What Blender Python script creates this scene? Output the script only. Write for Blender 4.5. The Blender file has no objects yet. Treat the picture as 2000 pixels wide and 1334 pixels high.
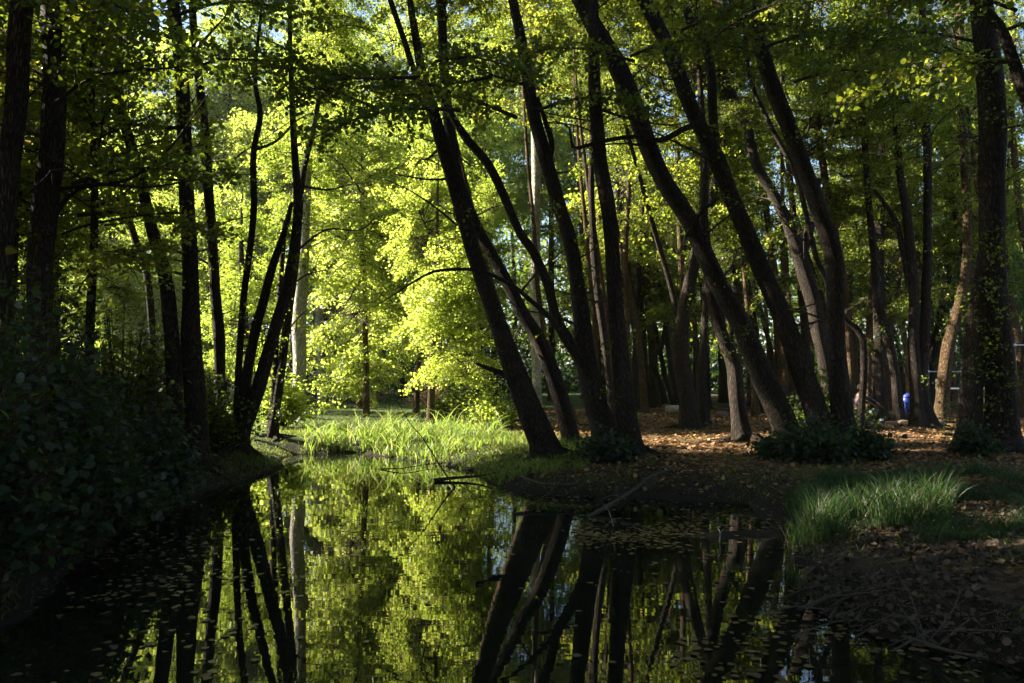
import bpy, math, random
import numpy as np
from mathutils import Vector, Matrix
R = math.radians
random.seed(7)
sc = bpy.context.scene
C = sc.collection

# ------------------------------------------------------------------ camera, sky, sun, exposure
F = 1556.0; HOR = 725.0; H = 1.9; PITCH = math.atan((HOR-667.0)/F)
cam_d = bpy.data.cameras.new('camera'); cam = bpy.data.objects.new('camera', cam_d); C.objects.link(cam)
cam_d.sensor_width = 36.0; cam_d.lens = 36.0*F/2000.0
cam_d.clip_start = 0.05; cam_d.clip_end = 900
cam.location = (0, 0, H); cam.rotation_euler = (math.pi/2+PITCH, 0, 0)
sc.camera = cam
SUN_EL = 32.0; SUN_AZ = -77.0          # azimuth clockwise from +Y: light comes from the left and a little from behind
w = bpy.data.worlds.new("World"); sc.world = w; w.use_nodes = True
nt = w.node_tree; nt.nodes.clear()
wo = nt.nodes.new('ShaderNodeOutputWorld'); bg = nt.nodes.new('ShaderNodeBackground'); sky = nt.nodes.new('ShaderNodeTexSky')
sky.sky_type = 'NISHITA'; sky.sun_disc = False; sky.sun_elevation = R(SUN_EL); sky.sun_rotation = R(SUN_AZ)
sky.air_density = 1.0; sky.dust_density = 1.0; sky.ozone_density = 1.5
bg.inputs['Strength'].default_value = 0.05
nt.links.new(sky.outputs[0], bg.inputs[0]); nt.links.new(bg.outputs[0], wo.inputs[0])
sl = bpy.data.lights.new('sun', 'SUN'); sl.energy = 5.0; sl.angle = R(0.5); sl.color = (1.0, 0.90, 0.74)
so = bpy.data.objects.new('sun', sl); C.objects.link(so)
sd = Vector((math.sin(R(SUN_AZ))*math.cos(R(SUN_EL)), math.cos(R(SUN_AZ))*math.cos(R(SUN_EL)), math.sin(R(SUN_EL))))
so.rotation_euler = (-sd).to_track_quat('-Z', 'Y').to_euler()
sc.view_settings.view_transform = 'Standard'; sc.view_settings.look = 'None'
sc.view_settings.exposure = 2.6; sc.view_settings.gamma = 1.0; sc.view_settings.use_curve_mapping = False
cy = sc.cycles
cy.max_bounces = 5; cy.diffuse_bounces = 2; cy.glossy_bounces = 3; cy.transmission_bounces = 4; cy.transparent_max_bounces = 4
cy.caustics_reflective = False; cy.caustics_refractive = False; cy.sample_clamp_indirect = 4.0
cy.use_denoising = True; cy.use_adaptive_sampling = True; cy.adaptive_threshold = 0.02

# ------------------------------------------------------------------ helpers
def P(px, py, Y):
    """point at ground distance Y on the sight line of photo pixel (px, py)"""
    cx = (px-1000.0)/F; cyy = (667.0-py)/F
    dy = math.cos(PITCH) - cyy*math.sin(PITCH); dz = math.sin(PITCH) + cyy*math.cos(PITCH)
    t = Y/dy
    return np.array((cx*t, Y, H+dz*t))
def YG(py, z=0.38):
    cyy = (667.0-py)/F
    dy = math.cos(PITCH) - cyy*math.sin(PITCH); dz = math.sin(PITCH) + cyy*math.cos(PITCH)
    return (z-H)/dz*dy
def G(px, py, z=0.0):
    return P(px, py, YG(py, z))
def link(o, parent=None):
    C.objects.link(o)
    if parent is not None: o.parent = parent
    return o
def tag(o, label=None, cat=None, group=None, kind=None):
    if label: o['label'] = label
    if cat: o['category'] = cat
    if group: o['group'] = group
    if kind: o['kind'] = kind
    return o
def empty(name, loc, label, cat, group=None):
    o = bpy.data.objects.new(name, None); o.empty_display_size = 0.3; o.location = loc
    return tag(link(o), label, cat, group)
def mesh_from(name, V, faces, attr=None, mats=(), mi=None, smooth=False):
    """faces: list of (M,k) int arrays"""
    me = bpy.data.meshes.new(name)
    V = np.asarray(V, dtype=np.float32)
    faces = [np.asarray(f, dtype=np.int32) for f in (faces if isinstance(faces, list) else [faces]) if len(f)]
    tot = np.concatenate([np.full(len(f), f.shape[1], dtype=np.int32) for f in faces])
    loops = np.concatenate([f.ravel() for f in faces])
    me.vertices.add(len(V)); me.vertices.foreach_set('co', V.ravel())
    me.loops.add(len(loops)); me.loops.foreach_set('vertex_index', loops)
    me.polygons.add(len(tot)); me.polygons.foreach_set('loop_start', np.concatenate(([0], np.cumsum(tot)[:-1])).astype(np.int32))
    if mi is not None: me.polygons.foreach_set('material_index', np.asarray(mi, dtype=np.int32))
    if smooth: me.polygons.foreach_set('use_smooth', np.ones(len(tot), dtype=bool))
    if attr is not None:
        a = me.attributes.new('rnd', 'FLOAT', 'FACE'); a.data.foreach_set('value', np.asarray(attr, dtype=np.float32))
    for m in mats: me.materials.append(m)
    me.update(calc_edges=True)
    return me
def obj(name, me, parent=None, loc=(0,0,0)):
    o = bpy.data.objects.new(name, me); o.location = loc
    return link(o, parent)

# ------------------------------------------------------------------ materials
def mat(name):
    m = bpy.data.materials.new(name); m.use_nodes = True
    n = m.node_tree; n.nodes.clear()
    out = n.nodes.new('ShaderNodeOutputMaterial')
    return m, n, out
def ramp(n, fac, stops):
    r = n.nodes.new('ShaderNodeValToRGB')
    while len(r.color_ramp.elements) < len(stops): r.color_ramp.elements.new(0.5)
    for e, (p, c) in zip(r.color_ramp.elements, stops): e.position = p; e.color = (*c, 1)
    n.links.new(fac, r.inputs[0]); return r.outputs[0]
def noise(n, scale, detail=4, vec=None, rough=0.6):
    t = n.nodes.new('ShaderNodeTexNoise'); t.inputs['Scale'].default_value = scale; t.inputs['Detail'].default_value = detail
    t.inputs['Roughness'].default_value = rough
    if vec is not None: n.links.new(vec, t.inputs['Vector'])
    return t
def leaf_mat(name, refl, trans, mixf=0.55, rough=0.45):
    m, n, out = mat(name)
    at = n.nodes.new('ShaderNodeAttribute'); at.attribute_name = 'rnd'
    oi = n.nodes.new('ShaderNodeObjectInfo')
    a = n.nodes.new('ShaderNodeMath'); a.operation = 'MULTIPLY_ADD'; a.inputs[1].default_value = 0.35
    n.links.new(oi.outputs['Random'], a.inputs[0])
    b = n.nodes.new('ShaderNodeMath'); b.operation = 'MULTIPLY'; b.inputs[1].default_value = 0.65
    n.links.new(at.outputs['Fac'], b.inputs[0]); n.links.new(b.outputs[0], a.inputs[2])
    d = n.nodes.new('ShaderNodeBsdfPrincipled'); d.inputs['Roughness'].default_value = rough
    d.inputs['Specular IOR Level'].default_value = 0.4
    n.links.new(ramp(n, a.outputs[0], refl), d.inputs['Base Color'])
    t = n.nodes.new('ShaderNodeBsdfTranslucent'); n.links.new(ramp(n, a.outputs[0], trans), t.inputs['Color'])
    mx = n.nodes.new('ShaderNodeMixShader'); mx.inputs[0].default_value = mixf
    n.links.new(d.outputs[0], mx.inputs[1]); n.links.new(t.outputs[0], mx.inputs[2]); n.links.new(mx.outputs[0], out.inputs[0])
    return m
M_leaf = leaf_mat('alder_leaf', [(0, (.030,.055,.014)), (.5, (.052,.082,.016)), (.9, (.10,.12,.025)), (1, (.20,.16,.04))],
                  [(0, (.10,.15,.014)), (.5, (.18,.25,.018)), (.9, (.38,.38,.03)), (1, (.62,.45,.08))])
M_leaf_mid = leaf_mat('wood_leaf', [(0, (.035,.065,.014)), (.5, (.065,.10,.018)), (1, (.13,.14,.035))],
                  [(0, (.22,.32,.03)), (.5, (.38,.46,.04)), (.9, (.58,.58,.07)), (1, (.70,.52,.12))])  # alder leaf made lighter so sparse sun flecks in the wood look brighter
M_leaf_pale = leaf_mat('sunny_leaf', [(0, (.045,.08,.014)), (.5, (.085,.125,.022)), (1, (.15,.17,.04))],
                  [(0, (.30,.38,.035)), (.4, (.46,.60,.06)), (.8, (.68,.76,.13)), (1, (.88,.82,.26))], 0.6)  # lighter leaf for the sunlit trees; the sun's brightness is partly in the colour
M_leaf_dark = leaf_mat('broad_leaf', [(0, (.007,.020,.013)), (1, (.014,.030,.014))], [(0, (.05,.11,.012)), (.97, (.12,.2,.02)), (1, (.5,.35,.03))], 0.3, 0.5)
M_leaf_red = leaf_mat('reddish_leaf', [(0, (.14,.08,.05)), (1, (.14,.12,.05))], [(0, (.50,.28,.18)), (1, (.55,.48,.2))], 0.5)
M_willow = leaf_mat('willow_leaf', [(0, (.03,.08,.035)), (1, (.05,.10,.04))], [(0, (.12,.26,.07)), (1, (.2,.34,.06))], 0.5)
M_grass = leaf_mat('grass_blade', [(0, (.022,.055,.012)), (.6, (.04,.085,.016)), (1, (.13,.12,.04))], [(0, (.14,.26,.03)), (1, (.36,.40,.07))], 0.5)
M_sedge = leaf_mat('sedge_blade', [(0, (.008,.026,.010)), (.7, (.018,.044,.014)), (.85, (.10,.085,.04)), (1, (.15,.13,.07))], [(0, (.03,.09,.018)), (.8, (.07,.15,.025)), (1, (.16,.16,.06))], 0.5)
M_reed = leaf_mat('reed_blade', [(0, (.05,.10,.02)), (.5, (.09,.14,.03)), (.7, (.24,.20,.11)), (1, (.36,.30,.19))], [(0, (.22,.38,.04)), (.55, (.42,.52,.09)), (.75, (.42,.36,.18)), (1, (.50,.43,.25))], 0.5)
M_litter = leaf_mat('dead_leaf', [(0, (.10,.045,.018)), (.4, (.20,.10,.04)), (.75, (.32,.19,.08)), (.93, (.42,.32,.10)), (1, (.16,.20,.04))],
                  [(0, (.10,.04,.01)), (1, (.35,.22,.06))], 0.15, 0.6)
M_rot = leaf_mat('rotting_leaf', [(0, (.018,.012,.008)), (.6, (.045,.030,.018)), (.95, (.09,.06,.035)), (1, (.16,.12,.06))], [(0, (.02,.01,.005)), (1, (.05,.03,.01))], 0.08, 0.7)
M_float = leaf_mat('floating_leaf', [(0, (.045,.03,.014)), (.5, (.10,.065,.03)), (.85, (.17,.13,.06)), (1, (.08,.11,.03))], [(0, (.05,.03,.01)), (1, (.1,.08,.02))], 0.05, 0.35)

def bark_mat(name, cols, bump=0.05, zs=0.16, scale=42):
    m, n, out = mat(name)
    tc = n.nodes.new('ShaderNodeTexCoord'); mp = n.nodes.new('ShaderNodeMapping'); mp.inputs['Scale'].default_value = (1, 1, zs)
    n.links.new(tc.outputs['Object'], mp.inputs[0])
    v = n.nodes.new('ShaderNodeTexVoronoi'); v.feature = 'DISTANCE_TO_EDGE'; v.inputs['Scale'].default_value = scale
    ns = noise(n, scale*0.9, 8, mp.outputs[0], 0.7)
    ad = n.nodes.new('ShaderNodeVectorMath'); ad.operation = 'MULTIPLY_ADD'; ad.inputs[1].default_value = (.06,.06,.06)
    n.links.new(ns.outputs['Color'], ad.inputs[0]); n.links.new(mp.outputs[0], ad.inputs[2]); n.links.new(ad.outputs[0], v.inputs['Vector'])
    mm = n.nodes.new('ShaderNodeMath'); mm.operation = 'MULTIPLY_ADD'; mm.inputs[1].default_value = 3.0; mm.use_clamp = True
    n.links.new(v.outputs['Distance'], mm.inputs[0])
    h = n.nodes.new('ShaderNodeMath'); h.operation = 'MULTIPLY'; h.inputs[1].default_value = 0.45; n.links.new(ns.outputs['Fac'], h.inputs[0]); n.links.new(h.outputs[0], mm.inputs[2])
    big = noise(n, 1.6, 3, tc.outputs['Object'])
    c1 = ramp(n, mm.outputs[0], cols)
    mix = n.nodes.new('ShaderNodeMix'); mix.data_type = 'RGBA'; mix.blend_type = 'MULTIPLY'; mix.inputs[0].default_value = 0.7
    n.links.new(c1, mix.inputs[6]); n.links.new(ramp(n, big.outputs['Fac'], [(.3, (.55,.60,.50)), (.65, (1.15,1.05,.95))]), mix.inputs[7])
    d = n.nodes.new('ShaderNodeBsdfPrincipled'); d.inputs['Roughness'].default_value = 0.9; d.inputs['Specular IOR Level'].default_value = 0.2
    n.links.new(mix.outputs[2], d.inputs['Base Color'])
    bp = n.nodes.new('ShaderNodeBump'); bp.inputs['Strength'].default_value = 1.0; bp.inputs['Distance'].default_value = bump
    n.links.new(mm.outputs[0], bp.inputs['Height']); n.links.new(bp.outputs[0], d.inputs['Normal'])
    n.links.new(d.outputs[0], out.inputs[0])
    return m
M_bark = bark_mat('alder_bark', [(0.15, (.010,.008,.007)), (.5, (.038,.029,.023)), (.95, (.085,.066,.052))])
M_bark_warm = bark_mat('sunlit_bark', [(0.15, (.03,.018,.010)), (.5, (.11,.068,.034)), (.95, (.22,.15,.08))])  # warm copy of the alder bark; sun on the trunks put into the colour
M_bark_pale = bark_mat('pale_bark', [(0.08, (.05,.045,.04)), (.25, (.22,.20,.18)), (.5, (.36,.34,.31)), (.95, (.50,.48,.45))], 0.02, 0.35, 16)
M_twig = bark_mat('dry_twig', [(0.1, (.03,.025,.02)), (.5, (.075,.064,.054)), (.95, (.14,.12,.10))], 0.004, 0.3, 60)
M_branch = bark_mat('branch_bark', [(0.1, (.018,.014,.011)), (.5, (.05,.04,.03)), (.95, (.10,.08,.06))], 0.006, 0.3, 60)

def plain(name, col, rough=0.6, metal=0.0, var=0.25, scale=30):
    m, n, out = mat(name)
    tc = n.nodes.new('ShaderNodeTexCoord'); ns = noise(n, scale, 5, tc.outputs['Object'])
    d = n.nodes.new('ShaderNodeBsdfPrincipled'); d.inputs['Roughness'].default_value = rough; d.inputs['Metallic'].default_value = metal
    lo = tuple(c*(1-var) for c in col); hi = tuple(min(1, c*(1+var)) for c in col)
    n.links.new(ramp(n, ns.outputs['Fac'], [(.3, lo), (.7, hi)]), d.inputs['Base Color']); n.links.new(d.outputs[0], out.inputs[0])
    return m

# ------------------------------------------------------------------ terrain
WATER = [G(-150,1290), G(40,1210), G(120,1130), G(175,1070), G(240,1010), G(390,965), G(470,942), G(520,926), G(552,910), G(545,898), G(580,888),
         G(700,884), G(820,903), G(930,922), G(960,945), G(1010,962), G(1130,972), G(1290,975), G(1450,985), G(1500,1012), G(1545,1060), G(1570,1110),
         G(1590,1190), G(1700,1240), G(1990,1310), G(2200,1420), np.array((3.6,2.2,0)), np.array((3.0,-1.5,0)), np.array((-3.2,-1.5,0)), np.array((-4.2,3.0,0))]
WP = np.array([p[:2] for p in WATER])
def sdist(X, Y):
    """signed distance to the pond outline, positive on land"""
    X = np.asarray(X, float); Y = np.asarray(Y, float)
    best = np.full(X.shape, 1e9); inside = np.zeros(X.shape, bool)
    n_ = len(WP)
    for i in range(n_):
        ax, ay = WP[i]; bx, by = WP[(i+1) % n_]
        ex, ey = bx-ax, by-ay
        t = np.clip(((X-ax)*ex+(Y-ay)*ey)/(ex*ex+ey*ey), 0, 1)
        best = np.minimum(best, np.hypot(X-ax-t*ex, Y-ay-t*ey))
        c = ((ay > Y) != (by > Y)) & (X < (bx-ax)*(Y-ay)/(by-ay+1e-12)+ax)
        inside ^= c
    return np.where(inside, -best, best)
def vn(X, Y, s, seed=0):
    a = seed*1.7
    return (np.sin(X*s*1.0+Y*s*.6+a)+np.sin(X*s*-.7+Y*s*1.3+2.1*a)+np.sin(X*s*1.9-Y*s*.8+3.3*a)*.6+np.sin(X*s*2.7+Y*s*2.9+a*.3)*.4)/3.0
def gz(X, Y):
    X = np.asarray(X, float); Y = np.asarray(Y, float)
    d = sdist(X, Y) + 0.10*vn(X, Y, 2.6, 1) + 0.05*vn(X, Y, 7, 2)
    up = 0.38*(1-np.exp(-np.maximum(d, 0)/0.75))
    dn = -0.35*(1-np.exp(-np.maximum(-d, 0)/0.6))
    z = np.where(d > 0, up+0.012, dn-0.02*(d < -0.05))
    land = np.clip(d/1.0, 0, 1)
    z = z + land*(0.05*vn(X, Y, 0.8, 3)+0.02*vn(X, Y, 3.1, 4)+0.012*vn(X, Y, 9, 5))
    # root bank under the paired trees and the low lawn rise beyond the reeds
    z = z + 0.16*np.exp(-(((X-11.8)/2.2)**2+((Y-22.3)/0.5)**2))
    z = z + 0.13*np.exp(-(((X-8.6)/1.3)**2+((Y-20.0)/0.8)**2))
    # shallow mud bar in front of the right bank
    bar = np.exp(-(((X-2.9)/1.75)**2+((Y-9.35-0.10*np.sin(X*2.3))/0.42)**2))
    z = np.where(d < 0, np.maximum(z, -0.06+0.085*bar+0.006*vn(X, Y, 11, 6)) if True else z, z)
    return z
def gz1(x, y): return float(gz(np.array([x]), np.array([y]))[0])
def axis(lo, hi, fine_lo, fine_hi, step, grow=1.18):
    a = list(np.arange(fine_lo, fine_hi+1e-6, step)); s = step
    v = a[-1]
    while v < hi: s = min(s*grow, 9); v += s; a.append(v)
    s = step; v = a[0]; b = []
    while v > lo: s = min(s*grow, 9); v -= s; b.append(v)
    return np.array(b[::-1]+a)
xs = axis(-220, 220, -9, 12, 0.12); ys = axis(-60, 330, 2.5, 26, 0.12)
XX, YY = np.meshgrid(xs, ys)
ZZ = gz(XX, YY)
nx, ny = len(xs), len(ys)
idx = np.arange(nx*ny).reshape(ny, nx)
gf = np.stack([idx[:-1,:-1], idx[:-1,1:], idx[1:,1:], idx[1:,:-1]], -1).reshape(-1, 4)
gme = mesh_from('ground', np.stack([XX, YY, ZZ], -1).reshape(-1, 3), gf, smooth=True)
def green_amount(X, Y):
    """1 where grass grows, 0 where leaf litter lies"""
    g = np.clip((0.6-X)/1.5, 0, 1)*np.clip((Y-9)/6, 0.25, 1)
    g = np.maximum(g, np.clip((Y-27)/8, 0, 1)*np.clip((9-X)/10+0.5, 0.25, 1))
    return np.clip(g+0.25*vn(X, Y, 1.7, 8), 0, 1)
ga = gme.attributes.new('grass', 'FLOAT', 'POINT'); ga.data.foreach_set('value', green_amount(XX, YY).ravel().astype(np.float32))
wa = gme.attributes.new('wet_shade', 'FLOAT', 'POINT'); wa.data.foreach_set('value', np.clip(1-(sdist(XX, YY)-.2)/1.6, 0, 1).ravel().astype(np.float32))  # damp soil by the pond, its colour darkened further for the shaded bank
m, n, out = mat('forest_floor')
tc = n.nodes.new('ShaderNodeTexCoord')
v1 = n.nodes.new('ShaderNodeTexVoronoi'); v1.inputs['Scale'].default_value = 16; n.links.new(tc.outputs['Object'], v1.inputs['Vector'])
sep = n.nodes.new('ShaderNodeSeparateColor'); n.links.new(v1.outputs['Color'], sep.inputs[0])
lit = ramp(n, sep.outputs[0], [(0, (.03,.017,.01)), (.4, (.08,.042,.02)), (.75, (.15,.09,.04)), (1, (.24,.17,.08))])
n1 = noise(n, 40, 8, tc.outputs['Object'], 0.75); n2 = noise(n, 1.3, 4, tc.outputs['Object'])
gr = ramp(n, n1.outputs['Fac'], [(.3, (.018,.03,.008)), (.55, (.05,.085,.018)), (.8, (.10,.14,.035))])
at = n.nodes.new('ShaderNodeAttribute'); at.attribute_name = 'grass'
mx = n.nodes.new('ShaderNodeMix'); mx.data_type = 'RGBA'; n.links.new(at.outputs['Fac'], mx.inputs[0]); n.links.new(lit, mx.inputs[6]); n.links.new(gr, mx.inputs[7])
mx2 = n.nodes.new('ShaderNodeMix'); mx2.data_type = 'RGBA'; mx2.blend_type = 'MULTIPLY'; mx2.inputs[0].default_value = .6
n.links.new(mx.outputs[2], mx2.inputs[6]); n.links.new(ramp(n, n2.outputs['Fac'], [(.3, (.55,.5,.45)), (.7, (1.1,1.1,1.1))]), mx2.inputs[7])
d = n.nodes.new('ShaderNodeBsdfPrincipled'); d.inputs['Roughness'].default_value = .95; d.inputs['Specular IOR Level'].default_value = 0.2
wt = n.nodes.new('ShaderNodeAttribute'); wt.attribute_name = 'wet_shade'
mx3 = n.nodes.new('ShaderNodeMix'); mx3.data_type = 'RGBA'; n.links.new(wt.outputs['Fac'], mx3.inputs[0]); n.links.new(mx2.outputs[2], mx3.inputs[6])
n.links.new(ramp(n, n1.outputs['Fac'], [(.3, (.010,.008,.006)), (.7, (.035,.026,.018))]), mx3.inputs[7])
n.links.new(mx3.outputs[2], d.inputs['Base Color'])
bp = n.nodes.new('ShaderNodeBump'); bp.inputs['Distance'].default_value = .05; n.links.new(n1.outputs['Fac'], bp.inputs['Height']); n.links.new(bp.outputs[0], d.inputs['Normal'])
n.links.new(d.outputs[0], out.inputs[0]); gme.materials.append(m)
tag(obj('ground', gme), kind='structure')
# water
m, n, out = mat('pond_water')
tc = n.nodes.new('ShaderNodeTexCoord')
na = noise(n, 1.1, 2, tc.outputs['Object']); mp = n.nodes.new('ShaderNodeMapping'); mp.inputs['Scale'].default_value = (.7, 3.0, 1); n.links.new(tc.outputs['Object'], mp.inputs[0]); n.links.new(mp.outputs[0], na.inputs['Vector'])
bp = n.nodes.new('ShaderNodeBump'); bp.inputs['Strength'].default_value = 0.09; bp.inputs['Distance'].default_value = .01
n.links.new(na.outputs['Fac'], bp.inputs['Height'])
d = n.nodes.new('ShaderNodeBsdfPrincipled'); d.inputs['Base Color'].default_value = (.006,.009,.005,1); d.inputs['Roughness'].default_value = .015
d.inputs['IOR'].default_value = 1.6; n.links.new(bp.outputs[0], d.inputs['Normal']); n.links.new(d.outputs[0], out.inputs[0])
wx = [-14, 14]; wy = [-3, 26]
wme = mesh_from('water', [(-16,-3,0),(16,-3,0),(16,26,0),(-16,26,0)], np.array([[0,1,2,3]]), mats=[m])
tag(obj('water', wme), kind='structure')

# ------------------------------------------------------------------ tubes (trunks, limbs)
def catmull(pts, rad, step):
    pts = np.asarray(pts, float); rad = np.asarray(rad, float)
    p = np.vstack([2*pts[0]-pts[1], pts, 2*pts[-1]-pts[-2]]); r = np.concatenate([[rad[0]], rad, [rad[-1]]])
    op, orr = [], []
    for i in range(1, len(p)-2):
        n_ = max(1, int(np.linalg.norm(p[i+1]-p[i])/step))
        for k in range(n_):
            t = k/n_
            op.append(0.5*((2*p[i])+(-p[i-1]+p[i+1])*t+(2*p[i-1]-5*p[i]+4*p[i+1]-p[i+2])*t*t+(-p[i-1]+3*p[i]-3*p[i+1]+p[i+2])*t**3))
            orr.append(r[i]*(1-t)+r[i+1]*t)
    op.append(p[-2]); orr.append(r[-2])
    return np.array(op), np.array(orr)
def tube(pts, rad, sides=8, rough=0.0, seed=0, flare=0.0, step=0.25):
    p, r = catmull(pts, rad, step)
    n_ = len(p); T = np.gradient(p, axis=0); T /= np.linalg.norm(T, axis=1)[:,None]+1e-9
    up = np.array((0,1,0.0)) if abs(T[0][1]) < .8 else np.array((1,0,0.0))
    th = np.arange(sides)/sides*2*np.pi
    s = np.concatenate([[0], np.cumsum(np.linalg.norm(np.diff(p, axis=0), axis=1))])
    V = []; u = up
    rs = np.random.RandomState(seed); ph = rs.rand(8)*6.28
    for i in range(n_):
        u = u-np.dot(u, T[i])*T[i]; u /= np.linalg.norm(u)+1e-9; v = np.cross(T[i], u)
        rr = np.full(sides, r[i])
        if rough:
            rr = rr*(1+rough*(np.sin(2*th+ph[0]+s[i]*1.1)*.6+np.sin(3*th+ph[1]-s[i]*1.7)*.5+np.sin(5*th+ph[2]+s[i]*4.0)*.35+np.sin(th+ph[3]+s[i]*2.3)*.5)+rough*.35*(rs.rand(sides)-.5))
        if flare:
            rr = rr*(1+flare*np.exp(-s[i]/.28)*(1+.55*np.sin(5*th+ph[4])+.3*np.sin(3*th+ph[5])))
        V.append(p[i]+np.outer(np.cos(th)*rr, u)+np.outer(np.sin(th)*rr, v))
    V = np.concatenate(V); i0 = np.arange(n_-1)[:,None]*sides; k = np.arange(sides)[None,:]; k2 = (k+1) % sides
    Q = np.stack([i0+k, i0+k2, i0+sides+k2, i0+sides+k], -1).reshape(-1, 4)
    return V, Q, p, r
def join(parts):
    Vs, Qs, o = [], [], 0
    for v, q in parts: Vs.append(v); Qs.append(q+o); o += len(v)
    return np.concatenate(Vs), np.concatenate(Qs)

# ------------------------------------------------------------------ leaves
HEX = np.array([(0,0,0),(.40,.28,.05),(.42,.66,.04),(0,1,-.03),(-.42,.66,.04),(-.40,.28,.05)])
OVATE = np.array([(0,0,0),(.30,.12,.04),(.44,.38,.06),(.30,.70,.05),(0,1,-.06),(-.30,.70,.05),(-.44,.38,.06),(-.30,.12,.04)])
KITE = np.array([(0,0,0),(.46,.48,.07),(0,1,-.02),(-.46,.48,.07)])
def leaf_verts(pos, size, rs, shape=KITE, tilt=0.85, hang=0.35):
    n_ = len(pos)
    nrm = rs.normal(0, tilt, (n_, 3)); nrm[:,2] += 1.0; nrm /= np.linalg.norm(nrm, axis=1)[:,None]
    dr = rs.normal(0, 1, (n_, 3)); dr[:,2] -= hang*2; dr -= nrm*np.sum(dr*nrm, 1)[:,None]; dr /= np.linalg.norm(dr, axis=1)[:,None]+1e-9
    sd_ = np.cross(dr, nrm)
    sz = size*(0.45+1.0*rs.rand(n_))
    V = pos[:,None,:] + sz[:,None,None]*(shape[None,:,0:1]*sd_[:,None,:]+shape[None,:,1:2]*dr[:,None,:]+shape[None,:,2:3]*nrm[:,None,:])
    k = len(shape)
    return V.reshape(-1, 3), np.arange(n_*k).reshape(-1, k)
def bough_data(seed, leaf=0.084, ntw=17, nl=42, shape=KITE, L=2.4, droop=0.5, twl=0.85, spread=0.10):
    """a leafy bough growing along +X"""
    rs = np.random.RandomState(seed); tubes = []
    ax = np.array([(0,0,0),(L*.3,rs.normal(0,.08),.16),(L*.62,rs.normal(0,.14),.2-droop*.1),(L,rs.normal(0,.2),.12-droop*.5)])
    v, q, p, r = tube(ax, [.032,.022,.013,.004], 4, step=.35); tubes.append((v, q))
    pos = []
    for k in range(ntw):
        t = .18+.82*(k+rs.rand())/ntw; i = min(int(t*(len(p)-1)), len(p)-1); b = p[i]
        side = 1 if k % 2 else -1
        a = side*(R(35)+rs.rand()*R(45))
        ln = twl*(.55+.7*rs.rand())*(1.15-t*.5)
        e = b+np.array((math.cos(a)*ln, math.sin(a)*ln, rs.normal(.02,.16)*ln-droop*.3*ln))
        mid = (b+e)/2+np.array((0,0,.10*ln))
        v, q, tp, _ = tube([b, mid, e], [.010,.006,.002], 3, step=.3); tubes.append((v, q))
        tt = rs.rand(nl)**.75
        c = (1-tt)[:,None]**2*b+2*((1-tt)*tt)[:,None]*mid+(tt**2)[:,None]*e
        pos.append(c+rs.normal(0, 1, (nl, 3))*np.array((spread, spread, spread*.6)))
    pos = np.concatenate(pos)
    lv, lf = leaf_verts(pos, leaf, rs, shape)
    bv, bf = join(tubes)
    rnd = np.clip(rs.rand(len(lf))*.75+rs.rand()*.25, 0, 1)
    rnd[rs.rand(len(lf)) < .02] = 1.5
    return lv, lf, rnd, bv, bf
BO = [bough_data(10+i, droop=.3+.15*i) for i in range(5)]
BO_NEAR = [bough_data(30+i, leaf=.068, nl=42, shape=HEX, droop=.3+.2*i) for i in range(3)]
def rotm(az, el, roll=0):
    return np.array(Matrix.Rotation(az, 3, 'Z') @ Matrix.Rotation(-el, 3, 'Y') @ Matrix.Rotation(roll, 3, 'X'))
def assemble(items, lib):
    """items: (bough index, 3x3, scale, translation)"""
    LV, LF, RN, BV, BF = [], [], [], [], []; lo = bo = 0
    for bi, m3, s, t in items:
        lv, lf, rn, bv, bf = lib[bi]
        LV.append(lv*s @ m3.T + t); LF.append(lf+lo); lo += len(lv); RN.append(rn)
        BV.append(bv*s @ m3.T + t); BF.append(bf+bo); bo += len(bv)
    return np.concatenate(LV), np.concatenate(LF), np.concatenate(RN), np.concatenate(BV), np.concatenate(BF)
def crown_meshes(name, seed, rx, rz, nb, elev=(35, 5), lib=BO, leafm=M_leaf, keep=1.0):
    rs = np.random.RandomState(seed); items = []
    for k in range(nb):
        t = (k+rs.rand())/nb; z = rz*(-0.95+1.75*t)
        prof = math.sqrt(max(.08, 1-(z/rz*.93)**2))
        az = k*2.39996+rs.normal(0, .35); reach = rx*prof*(.65+.5*rs.rand())
        s = max(.45, min(1.25, reach/2.4))
        off = max(0, reach-2.4*s)*rs.rand()
        el = R(elev[1]+(elev[0]-elev[1])*t+rs.normal(0, 24))
        tr = np.array((math.cos(az)*off, math.sin(az)*off, z-reach*.25))
        items.append((rs.randint(len(lib)), rotm(az, el, rs.normal(0, .3)), s, tr))
        if rs.rand() < .55:   # a second layer further in or out
            items.append((rs.randint(len(lib)), rotm(az+rs.normal(0, .9), el+rs.normal(0, .25)), s*.75, tr*np.array((.4,.4,1))+np.array((0,0,rs.normal(0,.4)))))
    lv, lf, rn, bv, bf = assemble(items, lib)
    ph = rs.rand(3)*6
    c = lv.reshape(len(lf), -1, 3).mean(1)      # gaps: thin whole clumps out
    g = np.sin(c[:,0]*1.7+ph[0])+np.sin(c[:,1]*1.9+ph[1])+np.sin(c[:,2]*1.5+ph[2])+.6*np.sin(c[:,0]*4+c[:,2]*3.1)
    kp = (g > -1.15) & (rs.rand(len(lf)) < keep)
    lm = mesh_from(name+'_leaves', lv, lf[kp], rn[kp], [leafm]); bm_ = mesh_from(name+'_branches', bv, bf, mats=[M_branch], smooth=True)
    return lm, bm_
CR = {}
for i in range(4): CR['broad%d' % i] = crown_meshes('broad%d' % i, 100+i, 3.2, 4.4, 50)
for i in range(3): CR['slim%d' % i] = crown_meshes('slim%d' % i, 200+i, 2.1, 4.6, 44)
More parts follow.
